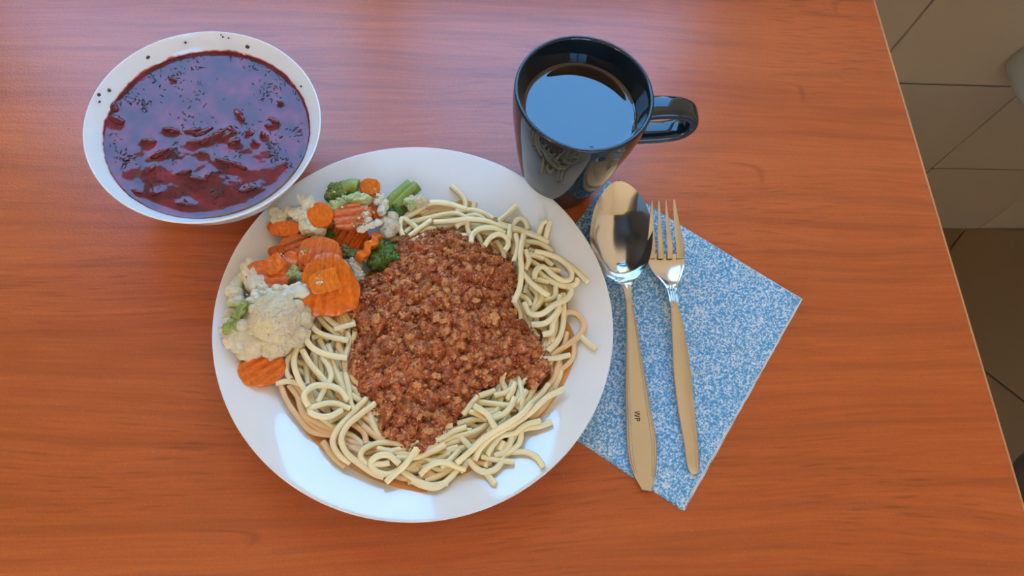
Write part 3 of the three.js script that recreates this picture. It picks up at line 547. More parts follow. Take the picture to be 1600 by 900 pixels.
  for (let i = 0; i < 270; i++) {
    const a0 = r() * 6.283, span = 0.25 + 0.55 * r(), dir = r() < 0.5 ? 1 : -1, k0 = (i < 150 ? 0.56 + 0.37 * r() : 0.58 + 0.18 * r()), k1 = clamp(k0 + (r() - 0.5) * 0.4, 0.5, 0.94), pts = [], lift = 1.0 + (i < 150 ? 6.5 : 9.5) * r();
    for (let j = 0; j <= 4; j++) {
      const t = j / 4, a = a0 + dir * span * t, k = lerp(k0, k1, t) + 0.03 * Math.sin(t * 6 + i);
      const ca = Math.cos(a), sa = Math.sin(a);
      // outline of the heap, wider to the lower left, flatter behind the vegetables
      const rx = ca > 0 ? 222 : 222, ry = sa > 0 ? 222 : 215;
      if (CX + ca * rx * k < 608 && CY + sa * ry * k < 482) { pts.length = 0; break; }
      pts.push([CX + ca * rx * k, CY + sa * ry * k, lift + 0.6 * Math.sin(j * 2 + i)]);
    }
    if (pts.length) strands.push({ pts, tone: r() < 0.45 ? 1 : r() < 0.35 ? 2 : 0 });
  }
  for (const { pts, tone } of strands) {
    const ph = r() * 6.28;
    const P = pts.map(([px, py, lift], i) => {
      const q0 = pix(px, py, 0.018), out = smooth(0.082, 0.108, Math.hypot(q0.x - PLATE.x, q0.z - PLATE.z));   // the heap thins out towards its edge
      return onPlate(px, py, lift * 0.001 * lerp(1, 0.12, out) + RAD * 0.9 + 0.0004 * (1 - out) * Math.sin(i * 1.9 + ph));
    });
    let len = 0; for (let i = 1; i < P.length; i++) len += P[i].distanceTo(P[i - 1]);
    const k = 0.95 + 0.12 * r();
    part('spaghetti_strand', tube(P, RAD * k, Math.max(8, Math.round(len / 0.0016)), 10), [pale, cream, stained][tone], s);
  }
  // thin oily sauce that has run out on the plate round the pasta
  const edge = [[438, 600], [455, 640], [490, 690], [530, 722], [580, 748], [630, 764], [668, 768], [640, 740], [560, 700], [500, 650], [470, 600]], edge2 = [[882, 500], [900, 530], [895, 570], [870, 620], [836, 656], [815, 652], [850, 600], [868, 550], [870, 510]], edge3 = [[628, 318], [660, 312], [700, 318], [726, 312], [745, 322], [720, 345], [660, 345], [632, 336]];
  const under = [[640, 320], [700, 325], [760, 335], [820, 360], [860, 400], [885, 450], [885, 520], [880, 580], [850, 640], [800, 690], [740, 735], [680, 752], [600, 742], [540, 710], [490, 665], [458, 615], [455, 570], [490, 510], [540, 470], [580, 420], [610, 360]];
  const film = phys({ color: rgb(0.80, 0.36, 0.12), roughness: 0.12, ior: 1.45 });
  for (const poly of [edge, edge2, edge3, under]) {
    const cv = new THREE.CatmullRomCurve3(poly.map(([x, y]) => V(x, y, 0)), true, 'centripetal'), out = cv.getPoints(90), cx = out.reduce((t, p) => t + p.x, 0) / 91, cy = out.reduce((t, p) => t + p.y, 0) / 91, rows = [];
    for (let i = 0; i <= 16; i++) rows.push(out.slice(0, 90).map((p) => { const k = i / 16; return onPlate(lerp(cx, p.x, k), lerp(cy, p.y, k), 0.0005 * (1 - Math.pow(k, 12)) + 0.00008); }));
    const g = gridGeo(rows, true), ny = g.attributes.normal.getY(40); if (ny < 0) { g.index.array.reverse(); g.computeVertexNormals(); }
    part('oily_sauce', g, film, s, 'thin orange oily sauce on the plate');
  }
}

// ---------------------------------------------------------------- minced meat sauce
{
  const s = thing('meat_sauce', 'mound of brown red minced meat sauce on the spaghetti', 'meat sauce');
  const outline = [[625, 365], [660, 357], [700, 352], [735, 360], [765, 385], [800, 400], [812, 440], [808, 480], [835, 510], [856, 545], [860, 580], [832, 605], [810, 590], [775, 600], [742, 625], [716, 660], [692, 690], [642, 703], [602, 690], [580, 642], [548, 602], [535, 565], [550, 530], [545, 500], [553, 460], [563, 432], [590, 418], [612, 398], [612, 380]];
  const cv = new THREE.CatmullRomCurve3(outline.map(([x, y]) => onPlate(x, y, 0.016)), true, 'centripetal'), poly = cv.getPoints(160).map((p) => [p.x, p.z]);
  const inside = (x, z) => { let c = false; for (let i = 0, j = poly.length - 1; i < poly.length; j = i++) { const [a, b] = poly[i], [d, e] = poly[j]; if ((b > z) !== (e > z) && x < (d - a) * (z - b) / (e - b) + a) c = !c; } return c; };
  const dist = (x, z) => { let m = 1; for (let i = 0; i < poly.length; i++) { const [a, b] = poly[i], [d, e] = poly[(i + 1) % poly.length], vx = d - a, vz = e - b, t = clamp(((x - a) * vx + (z - b) * vz) / (vx * vx + vz * vz + 1e-12), 0, 1); m = Math.min(m, Math.hypot(x - a - vx * t, z - b - vz * t)); } return inside(x, z) ? m : -m; };
  // crumbs: three sizes scattered through the mound, as half balls standing out of the sauce
  const hash = (i, j, k) => { let h = (i * 374761393 + j * 668265263 + k * 2147483647) | 0; h = Math.imul(h ^ (h >>> 13), 1274126177); return ((h ^ (h >>> 16)) >>> 0) / 4294967296; };
  const cells = (x, z, cell, k) => {
    const ci = Math.floor(x / cell), cj = Math.floor(z / cell); let best = 0, id = 0;
    for (let i = ci - 1; i <= ci + 1; i++) for (let j = cj - 1; j <= cj + 1; j++) {
      const px = (i + hash(i, j, k)) * cell, pz = (j + hash(i, j, k + 1)) * cell, R = cell * (0.36 + 0.32 * hash(i, j, k + 2)), d2 = (x - px) ** 2 + (z - pz) ** 2;
      if (d2 < R * R) { const h = Math.sqrt(R * R - d2) * (0.75 + 0.6 * hash(i, j, k + 3)); if (h > best) { best = h; id = hash(i, j, k + 4); } }
    }
    return [best, id];
  };
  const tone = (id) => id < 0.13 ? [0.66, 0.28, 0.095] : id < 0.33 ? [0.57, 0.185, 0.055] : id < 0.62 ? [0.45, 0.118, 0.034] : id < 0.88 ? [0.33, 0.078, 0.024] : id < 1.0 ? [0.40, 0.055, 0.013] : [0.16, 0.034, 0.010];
  const mound = (x, z, d) => 0.0085 * Math.sqrt(clamp(d / 0.012, 0, 1)) + 0.008 * smooth(0.004, 0.045, d) + 0.0018 * n2(x * 60, z * 60) * smooth(0, 0.01, d);
  const under = (x, z) => plateY(Math.hypot(x - PLATE.x, z - PLATE.z)) + 0.006;
  let x0 = 9, x1 = -9, z0 = 9, z1 = -9; for (const [a, b] of poly) { x0 = Math.min(x0, a); x1 = Math.max(x1, a); z0 = Math.min(z0, b); z1 = Math.max(z1, b); }
  const step = 0.00062, nx = Math.ceil((x1 - x0) / step) + 4, nz = Math.ceil((z1 - z0) / step) + 4, at = new Int32Array(nx * nz).fill(-1), pos = [], col = [], idx = [], heights = new Map();
  for (let j = 0; j < nz; j++) for (let i = 0; i < nx; i++) {
    const x = x0 + (i - 2) * step, z = z0 + (j - 2) * step, d = dist(x, z) + 0.0012 * n2(x * 220, z * 220);
    if (d < -step * 1.2) continue;
    const a = cells(x, z, 0.0078, 10), b = cells(x + 0.3, z, 0.0046, 20), c = cells(x, z + 0.4, 0.0021, 30), big = a[0] * 1.0, mid = b[0] * 1.0 + big * 0.6, sm = c[0] * 0.9 + Math.max(big, mid * 0.9) * 0.9;
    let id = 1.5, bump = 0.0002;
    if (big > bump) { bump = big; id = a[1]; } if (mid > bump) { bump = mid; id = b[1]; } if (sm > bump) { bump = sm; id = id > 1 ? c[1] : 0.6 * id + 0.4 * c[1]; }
    const k = smooth(-0.001, 0.003, d);
    const y = under(x, z) - 0.005 * (1 - k) + mound(x, z, Math.max(0, d)) + bump * (0.35 + 0.65 * k) + 0.0003 * n2(x * 1500, z * 1500);
    at[j * nx + i] = pos.length / 3; pos.push(x, TABLE_Y + y, z);
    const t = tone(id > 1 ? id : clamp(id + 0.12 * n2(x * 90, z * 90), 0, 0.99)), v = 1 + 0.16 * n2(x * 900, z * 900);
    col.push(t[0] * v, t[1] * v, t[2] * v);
  }
  for (let j = 0; j < nz - 1; j++) for (let i = 0; i < nx - 1; i++) { const a = at[j * nx + i], b = at[j * nx + i + 1], c = at[(j + 1) * nx + i], d = at[(j + 1) * nx + i + 1]; if (a >= 0 && b >= 0 && c >= 0) idx.push(a, c, b); if (b >= 0 && c >= 0 && d >= 0) idx.push(b, c, d); }
  const g = new THREE.BufferGeometry();
  g.setAttribute('position', new THREE.Float32BufferAttribute(pos, 3)); g.setAttribute('color', new THREE.Float32BufferAttribute(col, 3)); g.setIndex(idx); g.computeVertexNormals();
  part('sauce_mound', g, phys({ vertexColors: true, roughness: 0.3, ior: 1.5 }), s, 'crumbly brown red mince');
  // loose crumbs lying on top, the larger ones singly
  const r = rng(77), kinds = [], mats = [0.05, 0.25, 0.5, 0.7, 0.95].map((v) => { const t = tone(v); return phys({ color: rgb(t[0] * 1.05, t[1] * 1.05, t[2] * 1.05), roughness: 0.3, ior: 1.5 }); });
  for (let k = 0; k < 8; k++) { const balls = [[0, 0, 0, 0.6]]; for (let i = 0; i < 22; i++) { const a = r() * 6.283, h = r() * 2 - 1, q = Math.sqrt(1 - h * h), d = 0.55 + 0.25 * r(); balls.push([d * q * Math.cos(a), 0.85 * d * h, d * q * Math.sin(a), 0.16 + 0.22 * r()]); } kinds.push(cluster(balls, 9, 0.07, 4.5, k * 9)); }
  const place = () => { for (let t = 0; t < 80; t++) { const x = lerp(x0, x1, r()), z = lerp(z0, z1, r()), d = dist(x, z); if (d > 0.0008) return [x, z, d]; } return null; };
  for (let i = 0; i < 280; i++) {
    const p = place(), [x, z, d] = p, R = i < 20 ? 0.0032 + 0.0010 * r() : 0.0015 + 0.0015 * r();
    const m = part('meat_crumb', kinds[Math.floor(r() * 8)], mats[Math.floor(r() * r() * 5)], s);
    m.position.set(x, TABLE_Y + under(x, z) + mound(x, z, d) + cells(x, z, 0.0078, 10)[0] * 0.7 + R * 0.45, z); m.scale.set(R * (0.9 + 0.3 * r()), R * 0.85, R * (0.9 + 0.3 * r())); m.rotation.set(r() * 6, r() * 6, r() * 6);
  }
  const N = 4600, fine = new THREE.InstancedMesh(kinds[0].index ? cluster([[0, 0, 0, 0.8], [0.4, 0.1, 0.2, 0.5], [-0.3, 0.2, -0.3, 0.55]], 2, 0.08, 3, 4) : kinds[0], phys({ color: rgb(1, 1, 1), roughness: 0.3, ior: 1.5 }), N), m4 = new THREE.Matrix4(), q = new THREE.Quaternion(), e = new THREE.Euler();
  for (let i = 0; i < N; i++) {
    const [x, z, d] = place(), R = 0.0005 + 0.0007 * r(), big = cells(x, z, 0.0078, 10)[0];
    e.set(r() * 6, r() * 6, r() * 6); q.setFromEuler(e);
    m4.compose(V(x, TABLE_Y + under(x, z) + mound(x, z, d) + Math.max(big, 0.0012) + R * 0.5, z), q, V(R * (0.8 + 0.6 * r()), R, R));
    fine.setMatrixAt(i, m4);
    const t = tone(r() * 0.99), v = 0.9 + 0.3 * r(); fine.setColorAt(i, rgb(t[0] * v, t[1] * v, t[2] * v));
  }
  fine.name = 'fine_mince'; fine.userData.kind = 'stuff'; fine.userData.label = 'fine grains of mince';
  s.add(fine);
}

// ---------------------------------------------------------------- vegetables
const MMm = 0.001;
const mCarrot = phys({ vertexColors: true, roughness: 0.24, ior: 1.46 }), mCauli = phys({ vertexColors: true, roughness: 0.3, ior: 1.46 }), mBroc = phys({ vertexColors: true, roughness: 0.32, ior: 1.46 });
// crinkle-cut slice: a disc with parallel waves in both faces; sizes in millimetres
function slice({ rx, rz, th = 5, amp = 0.6, wl = 6, ra = 0, bend = 0, cut = 9, sq = 2.3, tone = 0, seed = 1, heart = 1, fan = 0 }) {
  const NA = 72, NR = 16, top = [], tones = [[0.80, 0.155, 0.007], [0.64, 0.108, 0.007], [0.74, 0.165, 0.036], [0.80, 0.19, 0.014]][tone];
  const wave = (x, z) => amp * Math.sin((x * Math.cos(ra) + z * Math.sin(ra)) / wl * 2 * Math.PI + seed) + bend * (x * x + z * z) / (rx * rx) + 0.12 * n2(x * 0.5 + seed, z * 0.5);
  const rim = (a) => { const c = Math.abs(Math.cos(a)) / rx, s = Math.abs(Math.sin(a)) / rz; let r = Math.pow(Math.pow(c, sq) + Math.pow(s, sq), -1 / sq) * (1 + 0.05 * n2(Math.cos(a) * 1.4 + seed * 3, Math.sin(a) * 1.4) + 0.015 * n2(Math.cos(a) * 5 + seed, Math.sin(a) * 5)); const x = Math.cos(a) * r; if (x > rx * cut) r *= rx * cut / x; return r; };
  const ring = (k, y) => { const row = []; for (let j = 0; j < NA; j++) { const a = j / NA * 2 * Math.PI, r = rim(a) * k, z = Math.sin(a) * r, x = Math.cos(a) * r * (1 + fan * z / rz); row.push(V(x, y + wave(x / (1 + fan * z / rz), z), z).multiplyScalar(MMm)); } return row; };
  for (let i = 0; i <= NR; i++) top.push(ring(0.001 + i / NR * 0.955, th / 2));
  top.push(ring(0.985, th / 2 - 0.25), ring(1, th / 2 - 0.7), ring(1.01, 0), ring(1, -th / 2 + 0.7), ring(0.98, -th / 2 + 0.2));
  for (let i = NR - 3; i >= 0; i -= 3) top.push(ring(0.001 + i / NR * 0.95, -th / 2));
  const g = gridGeo(top, true); g.index.array.reverse(); g.computeVertexNormals();
  return colorize(g, (x, y, z) => {
    x /= MMm; z /= MMm;
    const k = Math.hypot(x / rx, z / rz), core = heart * smooth(0.55, 0.4, k + 0.06 * n2(x * 0.4, z * 0.4 + seed)), st = n2((x * Math.cos(ra) + z * Math.sin(ra)) * 0.9 + seed, (z * Math.cos(ra) - x * Math.sin(ra)) * 0.15), m = n2(x * 0.25 + seed, z * 0.25), f = 1 + 0.20 * st + 0.10 * m;
    return [tones[0] * f * (1 - 0.03 * core), tones[1] * (f + 0.10 * core + 0.12 * Math.max(0, st)), tones[2] * (1 + 0.8 * core)];
  });
}
// turns local +y to the given tilt (towards +x and +z) after a spin about y
function pose(o, px, py, lift, tx = 0, tz = 0, spin = 0) {
  o.position.copy(onPlate(px, py, lift * MMm));
  o.quaternion.setFromUnitVectors(V(0, 1, 0), V(tx, 1, tz).normalize()).multiply(new THREE.Quaternion().setFromAxisAngle(V(0, 1, 0), spin));
  return o;
}
const carrots = [
  // x, y, lift, tiltX, tiltZ, spin, shape, label
  [514, 443, 27, 0.12, 0.30, 0.12, { rx: 17.5, rz: 20, th: 5, amp: 0.85, wl: 6.2, ra: 0.2, bend: -3.2, sq: 2.5, tone: 0, seed: 1, heart: 0, fan: 0.28 }, 'largest fan shaped orange carrot slice crowning the vegetable pile'],
  [500, 397, 27, 0.05, 0.30, -0.1, { rx: 13.5, rz: 11, th: 5, amp: 0.9, wl: 5.5, ra: 0.1, bend: -1.4, tone: 2, seed: 2 }, 'ridged carrot slice with rounded tip tucked behind the largest slice'],
  [510, 439, 33, 0.16, 0.42, 0.35, { rx: 10.5, rz: 7, th: 3.4, amp: 0.5, wl: 6, ra: 0.5, bend: -0.8, cut: 0.72, sq: 3.4, tone: 3, seed: 3, heart: 0 }, 'small angular carrot piece lying on the largest slice'],
  [492, 466, 20, -0.1, 0.4, 0.2, { rx: 14.5, rz: 9.5, th: 5, amp: 0.4, wl: 7, ra: 0.2, tone: 1, seed: 4 }, 'dark orange carrot slice squeezed under the largest slice'],
  [420, 430, 18, -0.1, 0.25, -0.25, { rx: 14, rz: 8.5, th: 5, amp: 0.7, wl: 6, ra: 1.35, tone: 2, seed: 5 }, 'reddish ridged carrot slice resting on the big cauliflower'],
  [431, 413, 23, -0.2, 0.1, 0.6, { rx: 8, rz: 6, th: 4.5, amp: 0.5, wl: 6, ra: 0.4, cut: 0.7, tone: 0, seed: 6 }, 'small carrot chunk lying across the reddish slice'],
  [452, 413, 22, -0.15, 0.2, 1.25, { rx: 8.5, rz: 5.5, th: 5, amp: 0.4, wl: 6, ra: 0, tone: 2, seed: 7 }, 'upright carrot piece between the reddish and the largest slices'],
  [469, 407, 22, 0.1, 0.2, 0.1, { rx: 7.5, rz: 7.5, th: 5, amp: 0.9, wl: 4.6, ra: 0.05, sq: 3.2, tone: 2, seed: 8 }, 'pinkish finely ridged carrot piece left of the rounded tip'],
  [448, 358, 11, -0.15, 0.35, 0.0, { rx: 10, rz: 5, th: 6, amp: 0.2, wl: 9, ra: 0, tone: 0, seed: 9 }, 'flat carrot slice lying beside the pale cauliflower slab at the plate rim'],
  [461, 380, 13, 0.05, 0.3, 0.28, { rx: 9.5, rz: 5, th: 6, amp: 0.5, wl: 4.6, ra: 1.5, sq: 3.2, tone: 2, seed: 10 }, 'oblong ridged carrot stick below the flat slice at the rim'],
  [434, 393, 10, -0.2, 0.2, 0.1, { rx: 6, rz: 3.5, th: 5, amp: 0.2, wl: 6, tone: 1, seed: 11 }, 'tiny dark tipped carrot scrap on the bare plate by the ridged stick'],
  [431, 356, 7, -0.1, 0.15, -0.6, { rx: 5.5, rz: 4.5, th: 4.5, amp: 0.2, wl: 7, tone: 1, seed: 17 }, 'outermost carrot scrap half hidden by the flat slice at the rim'],
  [501, 337, 24, 0.02, 0.22, 0.3, { rx: 8.3, rz: 8.3, th: 5, amp: 0.1, wl: 12, bend: -0.5, sq: 2.05, tone: 0, seed: 12 }, 'smooth round carrot coin standing against the cauliflower'],
  [551, 340, 24, 0.0, 0.30, 0.12, { rx: 12, rz: 8, th: 7, amp: 1.0, wl: 4.8, ra: 1.57, sq: 2.8, tone: 2, seed: 13 }, 'thick carrot chunk with deep level ridges on top of the pile'],
  [543, 371, 15, 0.0, 0.35, -0.1, { rx: 14, rz: 8.5, th: 5, amp: 0.9, wl: 4.6, ra: 0.45, sq: 2.8, tone: 1, seed: 14 }, 'dull orange carrot slice with slanting ridges under the thick chunk'],
  [578, 293, 14, 0.05, 0.25, 0, { rx: 6.8, rz: 5.8, th: 5, amp: 0.2, wl: 9, tone: 0, seed: 15 }, 'rounded carrot end topping the far side of the pile'],
  [589, 325, 15, 0.2, 0.1, 0.2, { rx: 5.5, rz: 9, th: 5, amp: 0.2, wl: 9, tone: 1, seed: 16 }, 'carrot slice partly buried between the thick chunk and cauliflower slab'],
  [607, 322, 9, 0.1, 0.2, 0.3, { rx: 3, rz: 2.6, th: 4, amp: 0.1, wl: 9, tone: 0, seed: 18 }, 'little carrot cube beside the green stems'],
  [411, 577, 4.5, 0.0, 0.12, 0.15, { rx: 14, rz: 10.2, th: 5, amp: 0.6, wl: 5.2, ra: 1.1, sq: 2.5, tone: 0, seed: 19, heart: 0 }, 'ridged carrot slice on the bare plate below the big cauliflower'],
];
for (const [px, py, lift, tx, tz, spin, shape, label] of carrots) pose(solo('carrot_slice', slice(shape), mCarrot, label, 'carrot', 'carrot pieces on the plate'), px, py, lift, tx, tz, spin);
{
  // wavy slice seen edge on, standing between the ridged slices and the dark broccoli
  const m = solo('carrot_slice', slice({ rx: 12, rz: 6.5, th: 5.4, amp: 1.1, wl: 8.5, ra: 0, tone: 0, seed: 20 }), mCarrot, 'wavy carrot slice standing on edge against the dark green broccoli', 'carrot', 'carrot pieces on the plate');
  m.position.copy(onPlate(576, 387, 0.018));
  const u = V(-0.55, 0.02, 0.83).normalize(), n = V(-0.80, 0.25, -0.53).normalize(), w = u.clone().cross(n).normalize();
  n.copy(w).cross(u).normalize();
  m.quaternion.setFromRotationMatrix(new THREE.Matrix4().makeBasis(u, n, w));
}
const ballsOn = (r, list, n, spread, size, up = 0.0) => {                     // scatter small bumps over the upper side of given balls
  const out = [...list];
  for (let i = 0; i < n; i++) { const b = list[Math.floor(r() * list.length)], a = r() * 6.283, h = up + (1 - up) * r(), q = Math.sqrt(Math.max(0, 1 - h * h)); out.push([b[0] + b[3] * spread * q * Math.cos(a), b[1] + b[3] * spread * h, b[2] + b[3] * spread * q * Math.sin(a), size * (0.7 + 0.6 * r())]); }
  return out;
};
const mm = (l) => l.map((b) => b.map((v) => v * MMm));
const cauliTone = (warm) => (x, y, z) => { const a = n3(x * 140, y * 140, z * 140), b = n3(x * 600 + 3, y * 600, z * 600), k = 1 + 0.05 * a + 0.05 * b; return [lerp(0.76, 0.62, warm) * k, (lerp(0.70, 0.44, warm) + 0.02 * a) * k, (lerp(0.52, 0.20, warm) - 0.03 * a) * k]; };
function cauliflower(px, py, lift, core, n, size, amp, label, stem, warm = 0, detail = 28) {
  const r = rng(px * 7 + py), g = thing('cauliflower_floret', label, 'cauliflower', onPlate(px, py, lift * MMm), 'cauliflower pieces on the plate');
  part('curd', colorize(cluster(mm(ballsOn(r, core, n, 0.93, size, -0.2)), detail, amp * MMm, 420, px), cauliTone(warm)), mCauli, g);
  if (stem) part('stalk', colorize(tube(stem.map(([x, y, z]) => V(x, y, z).multiplyScalar(MMm)), (t) => lerp(0.004, 0.006, t), 14, 12), (x, y, z) => { const k = 1 + 0.08 * n3(x * 300, y * 300, z * 300); return [0.68 * k, 0.67 * k, 0.46 * k]; }), mCauli, g);
}
cauliflower(421, 506, 11, [[0, 0, 0, 15], [5, 4, -1, 17], [-14, 0, 8, 10], [-8, -1, 12, 10], [17, 0, -6, 10], [-17, -2, -2, 9], [4, -1, 10, 12], [14, -1, 6, 10]], 90, 3.4, 0.4, 'biggest cauliflower floret with a smooth cream dome near the rim', [[0, 0, -4], [-6, -3, -14], [-10, -5, -18]], 0.55, 52);
cauliflower(432, 463, 21, [[0, 0, 0, 5], [7, 0.5, -0.5, 5], [14, 0.5, -2.5, 5.2], [-7, 0, 1, 4.6], [-12, -1, 3, 4]], 26, 2.6, 0.3, 'knobbly white cauliflower sprig across the top of the biggest floret', null, 0);
cauliflower(399, 442, 12, [[0, 0, 0, 6.5], [-4, 0, -6, 5.5], [3, 1, 4, 6], [-2, 1, -11, 4]], 24, 2.6, 0.35, 'white cauliflower sprig leaning on the reddish carrot slice', [[0, -1, 2], [2, -4, 6]], 0);
cauliflower(369, 460, 6, [[0, 0, 0, 5], [-1, 0, -5, 4.5], [2, 0, 5, 4.5]], 6, 3, 0.3, 'glassy cauliflower stalk end lying on the rim beside green sprigs', null, 0);
cauliflower(366, 525, 7, [[0, 0, 0, 6], [4, 0, 6, 5], [-3, -1, -5, 5]], 22, 2.4, 0.4, 'loose cauliflower curd at the rim under the green sprig', null, 0.3);
cauliflower(478, 340, 18, [[0, 0, 0, 5.5], [-4, 0, -2, 5], [1, 0, 7, 5], [2, 1, -8, 5.5], [-1, 1, -12, 4], [8, -2, 8, 5]], 34, 2.2, 0.45, 'greyish cauliflower floret wrapped round the smooth carrot coin', [[0, 0, 2], [3, -6, 8]], 0);
cauliflower(440, 338, 8, [[0, 0, 0, 4.5], [5, 0, -2, 4.2], [-4, 0, -3, 4], [1, 0, 4.5, 4], [-3, -0.5, 3, 4]], 3, 3, 0.2, 'flat pale cauliflower slab at the rim near the soup bowl', null, 0.5);
cauliflower(607, 350, 13, [[0, 0, 0, 6], [2, 0, -4, 5], [-1, 0, 6, 5], [3, 0, 2, 5]], 8, 3.4, 0.3, 'pale cauliflower slab above the dark green broccoli', null, 0.4);
cauliflower(596, 312, 18, [[0, 0, 0, 3.4], [-3, 0, 2, 2.8], [2, 0, 4, 2.8], [1, 0, 8, 2.6]], 18, 1.5, 0.4, 'small pinkish white cauliflower crumb beside the green stems', null, 0.2, 20);
cauliflower(581, 352, 27, [[0, 0, 0, 2.2], [3, 0.3, -1, 2], [-3, 0, 1, 2], [-6, -0.5, 3, 2.2], [5.5, 0.3, -1.8, 1.4]], 10, 1.3, 0.3, 'long white cauliflower splinter stuck to the thick carrot chunk', null, 0, 20);
cauliflower(571, 337, 27, [[0, 0, 0, 2.4], [2, 0, 3, 2], [-1, 0, -4, 1.8]], 16, 1.1, 0.4, 'white cauliflower crumbs clinging to the ridges of the thick chunk', null, 0, 20);
cauliflower(651, 316, 13, [[0, 0, 0, 4], [4.5, 0, -1, 3.6], [-4, 0, 0, 3.4]], 26, 1.7, 0.4, 'small creamy cauliflower sprig on the spaghetti end', null, 0.5, 24);
cauliflower(555, 420, 12, [[0, 0, 0, 4], [-1, 0, -5, 3.6], [1, 0, 4, 3.6]], 26, 1.6, 0.5, 'crumbly white cauliflower between the largest carrot slice and meat sauce', null, 0.1, 24);
cauliflower(602, 373, 9, [[0, 0, 0, 4], [3, 0, -2, 3]], 10, 1.8, 0.3, 'little cauliflower knob between the slab and dark broccoli', null, 0.2, 20);

const brocTone = (lo, hi) => (x, y, z) => { const a = 0.5 + 0.5 * n3(x * 420, y * 420, z * 420), b = 0.5 + 0.5 * n3(x * 1300, y * 1300, z * 1300), k = clamp(0.55 * a + 0.45 * b, 0, 1); return [0, 1, 2].map((i) => lerp(lo[i], hi[i], k)); };
const DARK = [0.035, 0.085, 0.012], GREEN = [0.16, 0.27, 0.035], LIME = [0.36, 0.42, 0.09], PALE = [0.56, 0.58, 0.26];
function broccoli(px, py, lift, core, n, size, tones, label, stems, stemTone = [LIME, PALE], stemR = [0.0035, 0.0045], detail = 30) {
  const r = rng(px * 13 + py), g = thing('broccoli_floret', label, 'broccoli', onPlate(px, py, lift * MMm), 'broccoli pieces on the plate');
  part('crown', colorize(cluster(mm(ballsOn(r, core, n, 0.95, size, -0.3)), detail, 0.00035, 800, px), brocTone(...tones)), mBroc, g);
  for (const st of stems ?? []) part('stalk', colorize(tube(st.map(([x, y, z]) => V(x, y, z).multiplyScalar(MMm)), (t) => lerp(stemR[0], stemR[1], t), 16, 12), brocTone(...stemTone)), mBroc, g);
}
broccoli(601, 400, 10, [[0, 0, 0, 8], [4, 0, 2, 7], [-4, 0, 3, 6.5], [2, 0, -3, 6.5]], 90, 1.9, [DARK, GREEN], 'dark green broccoli floret against the edge of the meat sauce', [[[-1, 1, -2], [-3, 2.5, -7], [-4, 2.5, -11]]], [GREEN, LIME], [0.0055, 0.004], 36);
broccoli(524, 299, 11, [[0, 0, 0, 5], [4, 0, 2, 4.6], [-3, 0, 4, 4], [5, 0, -2, 4]], 60, 1.5, [DARK, LIME], 'mixed green broccoli floret with cut block stalk at the far rim', [[[5, 1, -1], [10, 1.5, -3], [15, 1.5, -2]]], [[0.26, 0.34, 0.05], LIME], [0.0045, 0.0058]);
broccoli(536, 318, 21, [[0, 0, 0, 4], [5, 0, -2, 4], [10, 0, -3, 4.2], [14, 0, -3.4, 3.6], [-5, 0, 2, 4]], 60, 1.4, [LIME, [0.72, 0.72, 0.42]], 'pale yellow green broccoli sprig lying behind the thick carrot chunk', [[[-2, -0.5, 1], [-7, -0.5, 4], [-11, -1, 5]]], [LIME, PALE], [0.004, 0.0048]);
broccoli(616, 329, 8, [[0, 0, 0, 4.5], [3, 0, 2, 4], [-3, 0, 2, 3.5]], 50, 1.4, [DARK, GREEN], 'olive broccoli sprig with two long stalks beside bare plate', [[[0, 1, -2], [6, 3, -8], [15.5, 4.5, -17]], [[-4, 1, -3], [0, 2, -9], [6, 3, -14], [11, 3.5, -18.5]]], [[0.20, 0.26, 0.035], [0.34, 0.40, 0.08]], [0.0036, 0.0042]);
broccoli(369, 497, 16, [[0, 0, 0, 2.6], [2.5, 0, -4, 2.4], [4, 0.5, -8, 2.4], [-2.5, -0.5, 4, 2.6], [-5, -1.5, 6, 2.4]], 70, 1.1, [[0.10, 0.17, 0.02], [0.48, 0.52, 0.13]], 'crumbly green broccoli sprig draped over the biggest cauliflower', [[[3, 0, -8], [-1, -1, -9], [-6, -2, -10]]], [LIME, PALE], [0.0018, 0.0016], 26);
broccoli(460, 426, 25, [[0, 0, 0, 2.4], [2, 0, 1, 2.2], [-2, 0, 1, 2.2], [0, 0, -2.5, 2]], 46, 0.95, [GREEN, [0.62, 0.60, 0.28]], 'tiny green broccoli bud at the left edge of the largest carrot', null, undefined, undefined, 22);
broccoli(458, 443, 19, [[0, 0, 0, 1.8], [1, 0, 2.5, 1.6]], 24, 0.9, [GREEN, LIME], 'speck of green broccoli under the tiny bud', null, undefined, undefined, 18);
broccoli(500, 371, 13, [[0, 0, 0, 5], [5, 0, -2, 4.5], [-4, 0, 1, 4]], 46, 1.5, [DARK, [0.16, 0.20, 0.04]], 'dark olive broccoli in the gap above the rounded carrot tip', null);
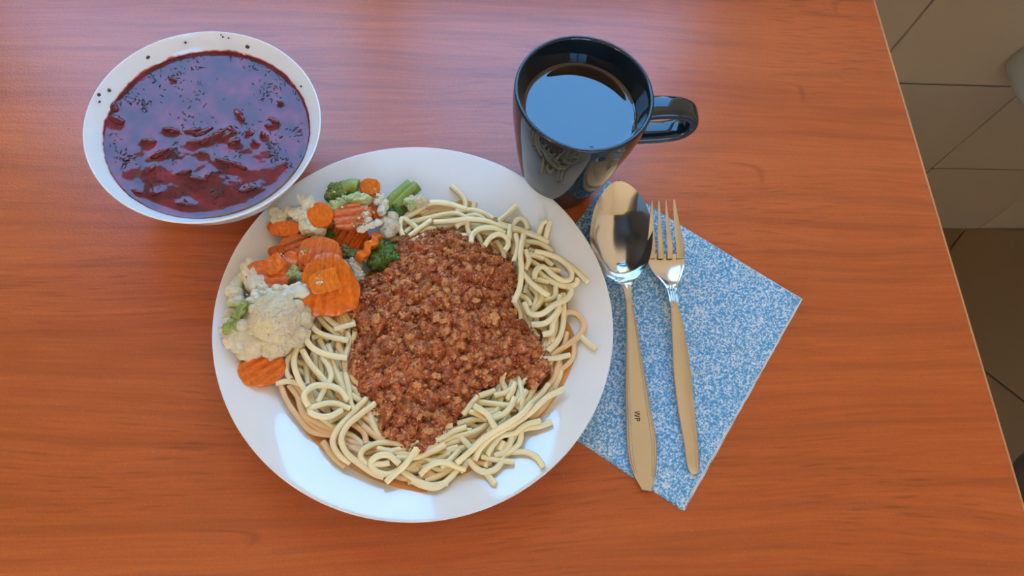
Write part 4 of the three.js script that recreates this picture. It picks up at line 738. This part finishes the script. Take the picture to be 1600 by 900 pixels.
broccoli(552, 398, 12, [[0, 0, 0, 5], [-5, 0, -3, 4.5], [4, 0, 2, 4]], 40, 1.5, [[0.10, 0.13, 0.025], [0.34, 0.34, 0.09]], 'olive brown broccoli stalk piece under the slanting ridged carrot', null);
broccoli(641, 318, 17, [[0, 0, 0, 2.2], [0.5, 0, 3, 2.0]], 30, 0.9, [LIME, PALE], 'yellow green broccoli bud on the creamy sprig', null, undefined, undefined, 18);
{
  // crumbs of cauliflower and green scattered over the vegetables: too many and small to count
  const r = rng(404), spots = [[437, 404, 24, 8], [475, 393, 30, 6], [575, 333, 30, 10], [588, 305, 20, 10], [500, 437, 40, 8], [420, 500, 27, 30], [548, 415, 22, 12], [440, 590, 8, 6], [530, 312, 27, 16], [560, 350, 30, 10], [468, 470, 20, 12], [398, 470, 20, 20]];
  const N = 170, m = new THREE.InstancedMesh(cluster([[0, 0, 0, 0.8], [0.5, 0, 0.2, 0.5], [-0.4, 0.1, -0.3, 0.5]], 3, 0.12, 3, 8), phys({ color: rgb(1, 1, 1), roughness: 0.4 }), N), m4 = new THREE.Matrix4(), q = new THREE.Quaternion();
  for (let i = 0; i < N; i++) {
    const [px, py, lift, sp] = spots[i % spots.length], a = r() * 6.283, d = sp * Math.sqrt(r()), k = 0.00035 + 0.0008 * r() * r();
    q.setFromEuler(new THREE.Euler(r() * 6, r() * 6, r() * 6));
    m4.compose(onPlate(px + d * Math.cos(a), py + d * Math.sin(a), (lift + 0.5) * MMm), q, V(k, k, k));
    m.setMatrixAt(i, m4);
    m.setColorAt(i, r() < 0.62 ? rgb(0.75, 0.66, 0.48) : r() < 0.7 ? rgb(0.30, 0.33, 0.07) : rgb(0.7, 0.3, 0.12));
  }
  m.name = 'vegetable_crumbs'; m.userData.kind = 'stuff';
  tag(m, 'tiny pale and green crumbs sprinkled over the boiled vegetables', 'crumbs');
  scene.add(m);
}

scene.traverse((o) => { if (o.isMesh) { o.castShadow = o.receiveShadow = true; } });
renderer.render(scene, camera);
